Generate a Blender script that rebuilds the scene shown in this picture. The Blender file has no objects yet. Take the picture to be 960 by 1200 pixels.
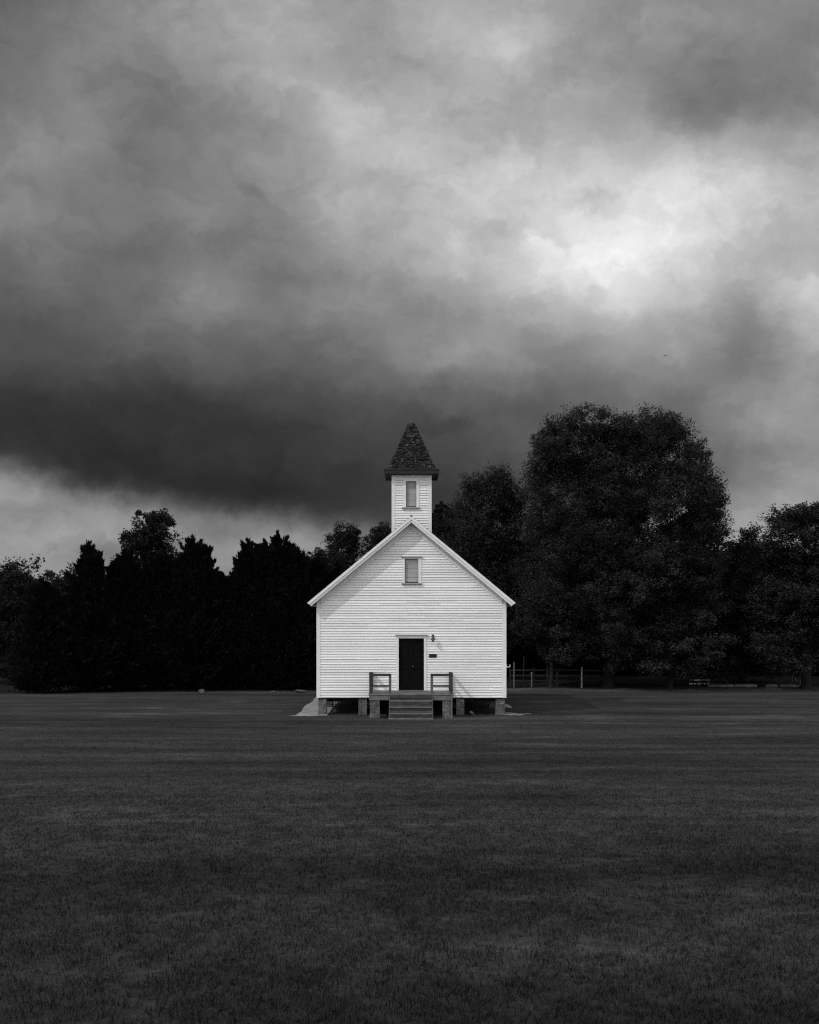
import bpy, math, random
import numpy as np
from mathutils import Vector, Matrix

random.seed(11)
RNG = np.random.default_rng(11)
SC = bpy.context.scene
COL = SC.collection

# ------------------------------------------------------------------ helpers
EYE = 3.93            # eye height above the ground at the chapel
CAMY = -40.0          # the camera stands 40 m in front of the chapel
FPX = 1200.0
def at(px, py, d):
    "point seen at photo pixel (px, py) at d metres from the camera"
    return Vector(((px - 480) * d / FPX, CAMY + d, EYE - (py - 720) * d / FPX))

def ground_z(x, y):
    "gentle swale: the field falls from the camera to the chapel"
    y = np.asarray(y, dtype=float); x = np.asarray(x, dtype=float)
    s = np.clip((-0.6 - y) / 39.4, 0, None)
    z = np.where(s > 0, 1.72 * s ** 1.04, 0.0)
    z = np.where(y < -40, 1.72 + (-40 - y) * 0.03, z)
    t = np.clip((y - 6.0) / 12.0, 0, 1)
    z = z - 0.40 * t * t * (3 - 2 * t)
    z = z + 0.05 * np.sin(x * 0.23 + 1.0) * np.sin(y * 0.19) * np.clip((-5 - y) / 8, 0, 1) * np.clip((y + 60) / 20, 0, 1)
    return z
def gz(x, y): return float(ground_z(x, y))

class MB:
    "collects quads, boxes and tubes; build() links them as ONE mesh object"
    def __init__(s): s.v = []; s.f = []; s.t = []
    def face(s, pts, tone=0.5):
        n = len(s.v); s.v += [tuple(p) for p in pts]; s.f.append(tuple(range(n, n + len(pts)))); s.t.append(tone)
    def hexa(s, p, tone=None):
        "8 points: bottom ring 0-3 (ccw from above), top ring 4-7"
        if tone is None: tone = random.random()
        n = len(s.v); s.v += [tuple(q) for q in p]
        for f in ((3,2,1,0),(4,5,6,7),(0,1,5,4),(1,2,6,5),(2,3,7,6),(3,0,4,7)):
            s.f.append(tuple(n + i for i in f)); s.t.append(tone)
    def box(s, x0, x1, y0, y1, z0, z1, tone=None, jit=0.0):
        p = [(x0,y0,z0),(x1,y0,z0),(x1,y1,z0),(x0,y1,z0),(x0,y0,z1),(x1,y0,z1),(x1,y1,z1),(x0,y1,z1)]
        if jit: p = [tuple(c + random.uniform(-jit, jit) for c in q) for q in p]
        s.hexa(p, tone)
    def tube(s, pts, rad, n=6, tone=0.5, cap=True):
        pts = [Vector(p) for p in pts]
        rings = []
        for i, p in enumerate(pts):
            d = (pts[min(i+1, len(pts)-1)] - pts[max(i-1, 0)])
            if d.length < 1e-6: d = Vector((0,0,1))
            d.normalize()
            a = d.cross(Vector((0.31, 0.93, 0.17))).normalized(); b = d.cross(a)
            base = len(s.v)
            for k in range(n):
                t = 2 * math.pi * k / n
                s.v.append(tuple(p + (a * math.cos(t) + b * math.sin(t)) * rad[i]))
            rings.append(base)
        for r0, r1 in zip(rings, rings[1:]):
            for k in range(n):
                k2 = (k + 1) % n
                s.f.append((r0 + k, r0 + k2, r1 + k2, r1 + k)); s.t.append(tone)
        if cap:
            s.f.append(tuple(rings[0] + k for k in range(n))[::-1]); s.t.append(tone)
            s.f.append(tuple(rings[-1] + k for k in range(n))); s.t.append(tone)
    def lathe(s, prof, n=16, o=(0,0,0), tone=0.5):
        rings = []
        for r, z in prof:
            base = len(s.v)
            for k in range(n):
                t = 2 * math.pi * k / n
                s.v.append((o[0] + r * math.cos(t), o[1] + r * math.sin(t), o[2] + z))
            rings.append(base)
        for r0, r1 in zip(rings, rings[1:]):
            for k in range(n):
                k2 = (k + 1) % n
                s.f.append((r0 + k, r0 + k2, r1 + k2, r1 + k)); s.t.append(tone)
    def build(s, name, mat, parent=None, smooth=False):
        me = bpy.data.meshes.new(name)
        me.from_pydata(s.v, [], s.f); me.update()
        a = me.attributes.new('tone', 'FLOAT', 'FACE'); a.data.foreach_set('value', np.array(s.t, dtype=np.float32))
        if smooth: me.polygons.foreach_set('use_smooth', [True] * len(me.polygons))
        me.materials.append(mat)
        o = bpy.data.objects.new(name, me); COL.objects.link(o)
        if parent is not None: o.parent = parent
        return o

def np_mesh(name, V, F, tone, mat, parent=None):
    "V (n,3), F (m,4) quads, tone (m,)"
    me = bpy.data.meshes.new(name)
    m = len(F); k = F.shape[1]
    me.vertices.add(len(V)); me.vertices.foreach_set('co', V.astype(np.float32).ravel())
    me.loops.add(m * k); me.loops.foreach_set('vertex_index', F.astype(np.int32).ravel())
    me.polygons.add(m)
    me.polygons.foreach_set('loop_start', np.arange(0, m * k, k, dtype=np.int32))
    me.polygons.foreach_set('loop_total', np.full(m, k, dtype=np.int32))
    me.update(calc_edges=True)
    a = me.attributes.new('tone', 'FLOAT', 'FACE'); a.data.foreach_set('value', tone.astype(np.float32))
    me.materials.append(mat)
    o = bpy.data.objects.new(name, me); COL.objects.link(o)
    if parent is not None: o.parent = parent
    return o

def tag(o, label=None, cat=None, group=None, kind=None):
    if label: o['label'] = label
    if cat: o['category'] = cat
    if group: o['group'] = group
    if kind: o['kind'] = kind
    return o
def thing(name, label, cat, loc=(0,0,0), group=None):
    o = bpy.data.objects.new(name, None); COL.objects.link(o); o.location = loc
    return tag(o, label, cat, group)

# ------------------------------------------------------------------ materials
def nodes_of(name):
    m = bpy.data.materials.new(name); m.use_nodes = True
    nt = m.node_tree; nt.nodes.clear()
    return m, nt
class NT:
    def __init__(s, nt): s.nt = nt
    def n(s, typ, **kw):
        nd = s.nt.nodes.new(typ)
        for k, v in kw.items(): setattr(nd, k, v)
        return nd
    def link(s, a, b): s.nt.links.new(a, b)
    def math(s, op, a, b=None, c=None, clamp=False):
        nd = s.n('ShaderNodeMath', operation=op); nd.use_clamp = clamp
        for i, x in enumerate((a, b, c)):
            if x is None: continue
            if isinstance(x, (int, float)): nd.inputs[i].default_value = x
            else: s.link(x, nd.inputs[i])
        return nd.outputs[0]
    def noise(s, vec, scale, detail=4, rough=0.55, dist=0.0):
        nd = s.n('ShaderNodeTexNoise'); s.link(vec, nd.inputs['Vector'])
        nd.inputs['Scale'].default_value = scale; nd.inputs['Detail'].default_value = detail
        nd.inputs['Roughness'].default_value = rough; nd.inputs['Distortion'].default_value = dist
        return nd.outputs['Fac']
    def scale(s, vec, v):
        nd = s.n('ShaderNodeMapping'); s.link(vec, nd.inputs['Vector']); nd.inputs['Scale'].default_value = v
        return nd.outputs[0]
    def obj(s): return s.n('ShaderNodeTexCoord').outputs['Object']
    def tone(s):
        nd = s.n('ShaderNodeAttribute'); nd.attribute_name = 'tone'; nd.attribute_type = 'GEOMETRY'
        return nd.outputs['Fac']
    def smooth(s, x, a, b, lo=0.0, hi=1.0):
        nd = s.n('ShaderNodeMapRange'); nd.interpolation_type = 'SMOOTHSTEP'
        s.link(x, nd.inputs[0])
        for i, v in zip((1,2,3,4), (a, b, lo, hi)): nd.inputs[i].default_value = v
        return nd.outputs[0]
    def lin(s, x, a, b, lo=0.0, hi=1.0):
        nd = s.n('ShaderNodeMapRange'); s.link(x, nd.inputs[0])
        for i, v in zip((1,2,3,4), (a, b, lo, hi)): nd.inputs[i].default_value = v
        return nd.outputs[0]
    def grey(s, x):
        nd = s.n('ShaderNodeCombineColor')
        for i in range(3): s.link(x, nd.inputs[i])
        return nd.outputs[0]
    def finish(s, val, rough=0.8, spec=0.3, bump=None, bstr=0.3, bdist=0.02):
        p = s.n('ShaderNodeBsdfPrincipled'); out = s.n('ShaderNodeOutputMaterial')
        if isinstance(val, (int, float)): p.inputs['Base Color'].default_value = (val, val, val, 1)
        else: s.link(s.grey(val), p.inputs['Base Color'])
        if isinstance(rough, (int, float)): p.inputs['Roughness'].default_value = rough
        else: s.link(rough, p.inputs['Roughness'])
        p.inputs['Specular IOR Level'].default_value = spec
        if bump is not None:
            b = s.n('ShaderNodeBump'); s.link(bump, b.inputs['Height'])
            b.inputs['Strength'].default_value = bstr; b.inputs['Distance'].default_value = bdist
            s.link(b.outputs[0], p.inputs['Normal'])
        s.link(p.outputs[0], out.inputs[0])

M = {}
def mat_paint(key, base, wear=0.5, streak=(0.9, 6, 22)):
    m, nt = nodes_of(key); t = NT(nt); o = t.obj()
    a = t.noise(t.scale(o, streak), 1.6, 6, 0.65)
    fine = t.noise(t.scale(o, (3, 30, 60)), 2.0, 4, 0.6)
    big = t.noise(o, 0.55, 3, 0.5)
    v = t.math('MULTIPLY', t.lin(a, 0.3, 0.75, 1.05, 0.90), t.lin(fine, 0.3, 0.7, 0.96, 1.03))
    v = t.math('MULTIPLY', v, t.lin(big, 0.3, 0.7, 0.94, 1.04))
    v = t.math('MULTIPLY', v, t.lin(t.tone(), 0, 1, 0.86, 1.06))
    v = t.math('MULTIPLY', v, t.lin(t.tone(), -1, 0, 0.35, 1.0))       # gap shade and grime painted into the undersides of the laps
    peel = t.smooth(t.noise(t.scale(o, (1.3, 6, 34)), 2.3, 5, 0.7), 0.625, 0.70)
    v = t.math('MULTIPLY', v, t.math('SUBTRACT', 1.0, t.math('MULTIPLY', peel, wear)))
    v = t.math('MULTIPLY', v, base)
    t.finish(v, 0.6, 0.3, fine, 0.15, 0.004)
    M[key] = m
def mat_wood(key, base, var=0.35, ax=(2, 22, 22)):
    m, nt = nodes_of(key); t = NT(nt); o = t.obj()
    g = t.noise(t.scale(o, ax), 1.5, 6, 0.65, 0.4)
    b = t.noise(o, 2.5, 4, 0.6)
    v = t.math('MULTIPLY', t.lin(g, 0.3, 0.7, 1 - var, 1 + var), t.lin(b, 0.3, 0.7, 1 - var * .6, 1 + var * .6))
    v = t.math('MULTIPLY', v, t.lin(t.tone(), 0, 1, 1 - var * .7, 1 + var * .7))
    t.finish(t.math('MULTIPLY', v, base), 0.8, 0.2, g, 0.5, 0.006)
    M[key] = m
def mat_brick(key, base):
    m, nt = nodes_of(key); t = NT(nt); o = t.obj()
    sx = t.n('ShaderNodeSeparateXYZ'); t.link(o, sx.inputs[0])
    c = t.n('ShaderNodeCombineXYZ'); t.link(t.math('ADD', sx.outputs[0], sx.outputs[1]), c.inputs[0]); t.link(sx.outputs[2], c.inputs[1])
    br = t.n('ShaderNodeTexBrick'); t.link(c.outputs[0], br.inputs['Vector'])
    br.inputs['Color1'].default_value = (.75,.75,.75,1); br.inputs['Color2'].default_value = (1.2,1.2,1.2,1); br.inputs['Mortar'].default_value = (1.9,1.9,1.9,1)
    br.inputs['Scale'].default_value = 1.0; br.inputs['Mortar Size'].default_value = 0.008
    br.inputs['Brick Width'].default_value = 0.21; br.inputs['Row Height'].default_value = 0.075; br.inputs['Bias'].default_value = 0.0
    s2 = t.n('ShaderNodeSeparateColor'); t.link(br.outputs['Color'], s2.inputs[0])
    n1 = t.noise(o, 9, 5, 0.65); n2 = t.noise(o, 1.7, 3, 0.5)
    v = t.math('MULTIPLY', s2.outputs[0], t.lin(n1, 0.3, 0.7, 0.4, 1.7))
    v = t.math('MULTIPLY', v, t.lin(n2, 0.3, 0.7, 0.55, 1.5))
    t.finish(t.math('MULTIPLY', v, base), 0.9, 0.2, t.math('SUBTRACT', n1, br.outputs['Fac']), 0.6, 0.01)
    M[key] = m
def mat_plain(key, base, rough=0.7, spec=0.3, var=0.2, sc=8):
    m, nt = nodes_of(key); t = NT(nt); o = t.obj()
    n1 = t.noise(o, sc, 5, 0.6)
    v = t.math('MULTIPLY', t.lin(n1, 0.3, 0.7, 1 - var, 1 + var), t.lin(t.tone(), 0, 1, 1 - var, 1 + var))
    t.finish(t.math('MULTIPLY', v, base), rough, spec, n1, 0.2, 0.005)
    M[key] = m
def mat_shingle(key, base):
    m, nt = nodes_of(key); t = NT(nt); o = t.obj()
    n1 = t.noise(o, 22, 5, 0.7)
    lich = t.smooth(t.noise(o, 5.5, 5, 0.75), 0.53, 0.66)
    v = t.math('MULTIPLY', t.lin(n1, 0.3, 0.7, 0.5, 1.6), t.lin(t.tone(), 0, 1, 0.35, 1.7))
    v = t.math('ADD', t.math('MULTIPLY', v, base), t.math('MULTIPLY', lich, t.lin(n1, 0.35, 0.7, 0.0, 0.17)))
    t.finish(v, 0.9, 0.2, n1, 0.5, 0.01)
    M[key] = m
def mat_leaf(key, base, spread=0.6, trans=0.25):
    m, nt = nodes_of(key); t = NT(nt)
    tone = t.lin(t.tone(), 0, 1, base * (1 - spread), base * (1 + spread))
    c = t.grey(tone)
    p = t.n('ShaderNodeBsdfPrincipled'); t.link(c, p.inputs['Base Color'])
    p.inputs['Roughness'].default_value = 0.7; p.inputs['Specular IOR Level'].default_value = 0.03
    tr = t.n('ShaderNodeBsdfTranslucent'); t.link(c, tr.inputs['Color'])
    mx = t.n('ShaderNodeMixShader'); mx.inputs[0].default_value = trans
    t.link(p.outputs[0], mx.inputs[1]); t.link(tr.outputs[0], mx.inputs[2])
    out = t.n('ShaderNodeOutputMaterial'); t.link(mx.outputs[0], out.inputs[0])
    M[key] = m

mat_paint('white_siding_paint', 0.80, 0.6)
mat_paint('white_trim_paint', 0.76, 0.25, (4, 4, 4))
mat_paint('grey_board_paint', 0.36, 0.3, (1.5, 6, 20))
mat_wood('weathered_deck_wood', 0.125, 0.4)
mat_wood('dark_rail_wood', 0.040, 0.4, (3, 12, 12))
mat_wood('grey_post_wood', 0.085, 0.35, (14, 14, 2))
mat_wood('old_fence_wood', 0.019, 0.4)
mat_wood('pale_timber', 0.11, 0.45)
mat_brick('pier_brick', 0.082)
mat_wood('step_wood', 0.060, 0.62, (1.3, 20, 26))
mat_shingle('spire_shingles', 0.015)
mat_plain('roof_shingles', 0.04, 0.9, 0.2, 0.3, 20)
mat_plain('dark_fascia_paint', 0.014, 0.6, 0.3, 0.2)
mat_plain('door_paint', 0.0035, 0.6, 0.06, 0.3)
mat_plain('black_metal', 0.010, 0.5, 0.3, 0.2)
mat_plain('lamp_metal', 0.030, 0.45, 0.4, 0.2)
mat_plain('brass', 0.05, 0.35, 0.5, 0.2)
mat_plain('lamp_glass', 0.12, 0.2, 0.5, 0.1)
mat_plain('concrete', 0.11, 0.9, 0.2, 0.3)
mat_plain('pale_stone', 0.075, 0.9, 0.2, 0.4, 6)
def mat_dapples():
    m, nt = nodes_of('painted_dapples'); t = NT(nt); o = t.obj()
    f = t.smooth(t.noise(o, 7, 4, .6), .48, .56)  # pale patches painted in as dappled light on the rails
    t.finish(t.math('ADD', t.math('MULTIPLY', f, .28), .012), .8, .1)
    M['painted_dapples'] = m
mat_dapples()
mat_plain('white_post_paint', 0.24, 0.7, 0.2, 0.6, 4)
mat_plain('underfloor_wood', 0.03, 0.9, 0.1, 0.3)
mat_plain('feather', 0.03, 0.8, 0.1, 0.1)
mat_wood('bark', 0.013, 0.5, (10, 10, 1.6))
mat_leaf('broad_leaf', 0.036, 0.75)
mat_leaf('far_leaf', 0.023, 0.6)
mat_leaf('pale_leaf', 0.034, 0.75)
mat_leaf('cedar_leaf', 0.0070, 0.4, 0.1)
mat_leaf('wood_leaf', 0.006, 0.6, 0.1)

# ground material: mown grass seen from afar, mottled tufts and mowing drift
def mat_ground():
    m, nt = nodes_of('field_grass'); t = NT(nt); o = t.obj()
    patch = t.noise(t.scale(o, (0.10, 0.30, 0.3)), 1.0, 5, 0.6, 0.3)
    mid = t.noise(t.scale(o, (0.8, 1.4, 1)), 1.0, 5, 0.65)
    fine = t.noise(o, 9, 5, 0.7)
    v = t.math('MULTIPLY', t.lin(patch, 0.3, 0.7, 0.68, 1.32), t.lin(mid, 0.3, 0.7, 0.78, 1.22))
    v = t.math('MULTIPLY', v, t.lin(fine, 0.3, 0.7, 0.6, 1.4))
    band = t.noise(t.scale(o, (0.035, 0.42, 0.3)), 1.0, 4, 0.6, 0.5)
    pale = t.smooth(t.noise(t.scale(o, (0.22, 0.55, 1)), 1.0, 6, 0.7, 0.6), 0.53, 0.68, 1.0, 1.75)
    v = t.math('MULTIPLY', v, t.math('MULTIPLY', t.lin(band, 0.3, 0.7, 0.52, 1.48), pale))
    t.finish(t.math('MULTIPLY', v, 0.0380), 0.9, 0.05, t.math('ADD', fine, mid), 0.7, 0.05)
    M['field_grass'] = m
mat_ground()
def mat_blade():
    m, nt = nodes_of('grass_blade'); t = NT(nt); o = t.obj()
    patch = t.noise(t.scale(o, (0.10, 0.30, 0.3)), 1.0, 5, 0.6, 0.3)
    mid = t.noise(t.scale(o, (0.8, 1.4, 1)), 1.0, 5, 0.65)
    v = t.math('MULTIPLY', t.lin(patch, 0.3, 0.7, 0.68, 1.32), t.lin(mid, 0.3, 0.7, 0.75, 1.25))
    v = t.math('MULTIPLY', v, t.lin(t.tone(), 0, 1, 0.45, 1.7))
    band = t.noise(t.scale(o, (0.035, 0.42, 0.3)), 1.0, 4, 0.6, 0.5)
    pale = t.smooth(t.noise(t.scale(o, (0.22, 0.55, 1)), 1.0, 6, 0.7, 0.6), 0.53, 0.68, 1.0, 1.75)
    v = t.math('MULTIPLY', v, t.math('MULTIPLY', t.lin(band, 0.3, 0.7, 0.52, 1.48), pale))
    c = t.grey(t.math('MULTIPLY', v, 0.0300))
    p = t.n('ShaderNodeBsdfPrincipled'); t.link(c, p.inputs['Base Color'])
    p.inputs['Roughness'].default_value = 0.6; p.inputs['Specular IOR Level'].default_value = 0.08
    tr = t.n('ShaderNodeBsdfTranslucent'); t.link(c, tr.inputs['Color'])
    mx = t.n('ShaderNodeMixShader'); mx.inputs[0].default_value = 0.3
    t.link(p.outputs[0], mx.inputs[1]); t.link(tr.outputs[0], mx.inputs[2])
    out = t.n('ShaderNodeOutputMaterial'); t.link(mx.outputs[0], out.inputs[0])
    M['grass_blade'] = m
mat_blade()
def mat_gravel():
    m, nt = nodes_of('drip_gravel'); t = NT(nt); o = t.obj()
    v1 = t.n('ShaderNodeTexVoronoi'); t.link(o, v1.inputs['Vector']); v1.inputs['Scale'].default_value = 22
    s2 = t.n('ShaderNodeSeparateColor'); t.link(v1.outputs['Color'], s2.inputs[0])
    n1 = t.noise(o, 2.2, 5, 0.65)
    v = t.math('MULTIPLY', t.lin(s2.outputs[0], 0, 1, 0.75, 1.2), t.lin(n1, 0.3, 0.7, 0.6, 1.25))
    t.finish(t.math('MULTIPLY', v, 0.28), 0.9, 0.2, v1.outputs['Distance'], 0.6, 0.02)
    M['drip_gravel'] = m
mat_gravel()
mat_plain('painted_shade_floor', 0.013, 0.95, 0.05, 0.4, 1.5)  # dark base colour carries the tree shade on the floor

# ------------------------------------------------------------------ camera, sun, sky
cd = bpy.data.cameras.new('camera'); cam = bpy.data.objects.new('camera', cd); COL.objects.link(cam)
cam.location = (0, CAMY, EYE); cam.rotation_euler = (math.radians(90), 0, 0)
cd.sensor_fit = 'HORIZONTAL'; cd.sensor_width = 36; cd.lens = 45
cd.shift_y = 120 / 960; cd.clip_end = 8000; cd.clip_start = 0.05
SC.camera = cam

SUN = Vector((-1.4, -1.0, 1.6)).normalized()          # towards the sun: behind the camera on the left
sd = bpy.data.lights.new('sun', 'SUN'); sd.energy = 2.35; sd.angle = math.radians(0.6); sd.color = (1, 1, 1)
sun = bpy.data.objects.new('sun', sd); COL.objects.link(sun)
sun.rotation_euler = (-SUN).to_track_quat('-Z', 'Y').to_euler(); sun.location = (-30, -40, 40)

EXPO = -0.7
# cloud deck: grey levels estimated for the storm front, (photo rows) x (photo columns 0..960 step 80)
ROWS = [
 (  0, [105,120,138,150,158,152,155,158,156,146,138,138,135]),
 ( 45, [108,118,128,152,160,155,162,172,158,148,134,132,128]),
 ( 90, [112,124,124,140,162,170,160,174,160,146,128,130,124]),
 (130, [118,126,122,130,146,184,172,172,168,150,134,136,132]),
 (170, [122,124,119,126,134,168,176,174,182,174,168,166,158]),
 (210, [126,122,117,124,130,158,172,186,206,212,216,192,168]),
 (250, [122,117,113,122,130,182,186,194,214,220,222,196,176]),
 (290, [108,106,108,122,124,148,170,186,222,238,220,186,178]),
 (330, [102,108,118,134,124,134,146,172,204,232,206,180,188]),
 (365, [ 96,102,108,128,118,132,134,156,174,198,176,160,186]),
 (400, [ 88, 92, 94,104,106,112,134,150,150,166,162,148,180]),
 (435, [ 76, 78, 78, 84, 90, 99,112,122,126,134,126,124,152]),
 (470, [ 60, 58, 58, 62, 70, 82, 94,100,104,112,112,132,150]),
 (500, [ 56, 52, 50, 54, 60, 68, 80, 88, 92,100,108,132,140]),
 (530, [ 56, 51, 49, 52, 56, 62, 70, 78, 86, 96,104,122,132]),
 (555, [ 58, 52, 50, 52, 54, 60, 64, 70, 80, 92,102,128,152]),
 (580, [ 60, 54, 50, 52, 52, 58, 60, 66, 78, 92,122,148,162]),
 (605, [ 62, 56, 52, 52, 53, 58, 60, 66, 80,100,134,154,164]),
 (630, [ 64, 58, 54, 54, 56, 62, 70, 76, 90,110,140,152,160]),
 (670, [ 66, 60, 58, 60, 70,100, 96,100,110,125,142,150,155]),
]
rp = np.array([r[0] for r in ROWS], float); gridv = np.array([r[1] for r in ROWS], float); cp = np.arange(13) * 80.0
# smaller puffs and rents: x, y, half sizes, change of grey
PUFFS = [(600,52,30,24,20),(388,128,24,20,16),(425,75,34,34,-12),(430,262,42,16,-16),(335,312,44,30,-10),(555,418,50,16,18),(880,362,26,34,-20),(915,345,14,30,10),
         (690,238,14,16,-18),(640,262,30,24,4),(800,300,55,24,2),(840,195,50,16,12),(60,160,40,30,8),(900,390,40,26,-10),(910,450,50,18,-8),(920,482,36,18,16),(255,345,30,20,10),
         (840,110,60,30,-10),(520,345,40,18,-12),(690,400,60,14,-10),(740,340,40,16,14),(600,460,110,50,-9),(560,380,60,30,-7),(290,570,60,10,-8),(300,400,60,30,6)]
EDGE = np.array([(-200,500),(0,538),(40,556),(90,575),(150,586),(220,592),(290,598),(350,606),(400,612),(460,622),(520,640),(1200,700)], float)   # ragged foot of the storm bank
LOWX, LOWV = [0, 60, 150, 240, 320, 400, 470, 560], [146, 150, 138, 132, 134, 124, 108, 95]
def sample_px(px, py):
    d = storm_px(px, py)
    if px > 560: return d
    k = 1 / (1 + math.exp(-(py - np.interp(px, EDGE[:, 0], EDGE[:, 1])) / 5.0))
    low = np.interp(px, LOWX, LOWV) + 10 * math.sin(py * .09 + px * .02)
    k *= min(1, max(0, (560 - px) / 80))
    return d * (1 - k) + low * k
def storm_px(px, py):
    px = min(max(px, 0), 960); py = min(max(py, 0), 670)
    col = [np.interp(px, cp, g) for g in gridv]
    return float(np.interp(py, rp, col)) + sum(a * math.exp(-.5 * (((px - x) / sx) ** 2 + ((py - y) / sy) ** 2)) for x, y, sx, sy, a in PUFFS)
AZ0, AZ1, NA = -24.0, 24.0, 32
EL0, EL1, NE = 2.0, 32.0, 37

w = bpy.data.worlds.new('World'); SC.world = w; w.use_nodes = True
nt = w.node_tree; nt.nodes.clear(); t = NT(nt)
gen = t.n('ShaderNodeTexCoord').outputs['Generated']
sep = t.n('ShaderNodeSeparateXYZ'); t.link(gen, sep.inputs[0])
X, Y, Z = sep.outputs
az = t.math('MULTIPLY', t.math('ARCTAN2', X, Y), 57.29578)
el = t.math('MULTIPLY', t.math('ARCSINE', Z), 57.29578)
# ragged cloud edges: the layout is shifted by noise
def centred(x, amp): return t.math('MULTIPLY', t.math('SUBTRACT', x, 0.5), amp)
sv = t.scale(gen, (1.0, 1.0, 1.5))
wa = centred(t.noise(t.scale(gen, (1, 1, 1.3)), 20, 9, 0.68), 2.3)
off = t.n('ShaderNodeVectorMath', operation='ADD'); t.link(gen, off.inputs[0]); off.inputs[1].default_value = (7.3, 2.1, 4.4)
wb = centred(t.noise(off.outputs[0], 20, 9, 0.68), 1.9)
u = t.lin(t.math('ADD', az, wa), AZ0, AZ1, 0, 1)
v = t.lin(t.math('ADD', el, wb), EL0, EL1, 0, NE - 1)
vv = t.math('MINIMUM', t.math('MAXIMUM', v, 0.0), NE - 1.0)
total = None
for i in range(NE):
    e = math.radians(EL0 + (EL1 - EL0) * i / (NE - 1))
    cr = t.n('ShaderNodeValToRGB'); cr.color_ramp.interpolation = 'CARDINAL'
    els = cr.color_ramp.elements
    for k in range(NA):
        a = math.radians(AZ0 + (AZ1 - AZ0) * k / (NA - 1))
        px = 480 + FPX * math.tan(a); py = 720 - FPX * math.tan(e) / math.cos(a)
        g = sample_px(px, py) / 255
        pos = k / (NA - 1)
        if k == 0: q = els[0]; q.position = 0.0
        elif k == NA - 1: q = els[len(els) - 1]; q.position = 1.0
        else: q = els.new(pos)
        q.color = (g, g, g, 1)
    t.link(u, cr.inputs[0])
    dv = t.math('SUBTRACT', vv, float(i))
    wgt = t.math('EXPONENT', t.math('MULTIPLY', t.math('MULTIPLY', dv, dv), -2.0))
    term = t.math('MULTIPLY', cr.outputs[0], wgt)
    wsum = wgt if total is None else t.math('ADD', wsum, wgt)
    total = term if total is None else t.math('ADD', total, term)
g = t.math('DIVIDE', total, wsum)
# billow and wisp detail in the cloud
wv = t.n('ShaderNodeVectorMath', operation='ADD'); t.link(gen, wv.inputs[0])
cmb = t.n('ShaderNodeCombineXYZ'); t.link(t.math('MULTIPLY', wa, 0.03), cmb.inputs[0]); t.link(t.math('MULTIPLY', wb, 0.03), cmb.inputs[2]); t.link(cmb.outputs[0], wv.inputs[1])
d1 = t.noise(t.scale(wv.outputs[0], (1, 1, 1.6)), 7, 7, 0.55)
d2 = t.noise(wv.outputs[0], 24, 6, 0.6)
g = t.math('MULTIPLY', g, t.lin(d1, 0.25, 0.75, 0.96, 1.04))
g = t.math('MULTIPLY', g, t.lin(d2, 0.25, 0.75, 0.95, 1.05))
mp = t.n('ShaderNodeMapping'); t.link(wv.outputs[0], mp.inputs['Vector']); mp.inputs['Rotation'].default_value = (0, math.radians(-30), 0); mp.inputs['Scale'].default_value = (.55, 1, 1.7)
d3 = t.noise(mp.outputs[0], 13, 6, 0.52, 0.0)
g = t.math('MULTIPLY', g, t.lin(d3, 0.25, 0.75, 0.93, 1.07))
# crisp-rimmed billows lying over the soft layout
def billow(sc, off_, lo, hi, amp, x):
    m_ = t.n('ShaderNodeMapping'); t.link(wv.outputs[0], m_.inputs['Vector']); m_.inputs['Location'].default_value = off_; m_.inputs['Rotation'].default_value = (0, math.radians(-14), 0); m_.inputs['Scale'].default_value = (.8, 1, 1.45)
    nn = t.noise(m_.outputs[0], sc, 9, 0.60)
    e_ = t.smooth(nn, lo, hi, 0, 1)
    soft = t.lin(nn, lo - .22, hi + .22, -1, 1)
    b_ = t.math('ADD', t.math('MULTIPLY', t.math('SUBTRACT', e_, .5), amp), t.math('MULTIPLY', soft, amp * .5))
    return t.math('MULTIPLY', x, t.math('ADD', b_, 1.0))
g0 = g
g = billow(9, (3.1, .7, 1.9), .46, .545, .040, g)
g = billow(17, (1.3, 5.7, .4), .46, .55, .028, g)
g = billow(34, (6.3, 2.2, 8.4), .44, .58, .016, g)
front = t.math('POWER', t.math('MAXIMUM', g, 0.02), 2.2)
SKY_S = 0.10
front = t.math('MULTIPLY', front, 1.0 / (SKY_S * 2 ** EXPO))
# the sky behind the viewer: Nishita daylight with broken bright cloud
sky = t.n('ShaderNodeTexSky'); sky.sky_type = 'NISHITA'; sky.sun_disc = False
sky.sun_elevation = math.asin(SUN.z); sky.sun_rotation = math.atan2(SUN.x, SUN.y)
bw = t.n('ShaderNodeRGBToBW'); t.link(sky.outputs[0], bw.inputs[0])
cl = t.smooth(t.noise(t.scale(gen, (1, 1, 2.2)), 3.0, 6, 0.6), 0.40, 0.64, 0.5, 1.0)
back = t.math('ADD', t.math('MULTIPLY', bw.outputs[0], 1.4), t.math('MULTIPLY', cl, 16.0))
maskaz = t.smooth(t.math('ABSOLUTE', az), 38, 115)
maskel = t.smooth(el, 36, 85, 0, 0.6)
mask = t.math('MAXIMUM', maskaz, maskel)
mixv = t.math('ADD', t.math('MULTIPLY', front, t.math('SUBTRACT', 1.0, mask)), t.math('MULTIPLY', back, mask))
bg = t.n('ShaderNodeBackground'); t.link(t.grey(mixv), bg.inputs[0]); bg.inputs[1].default_value = SKY_S
wo = t.n('ShaderNodeOutputWorld'); t.link(bg.outputs[0], wo.inputs[0])
w.cycles.sampling_method = 'MANUAL'; w.cycles.sample_map_resolution = 512

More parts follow.
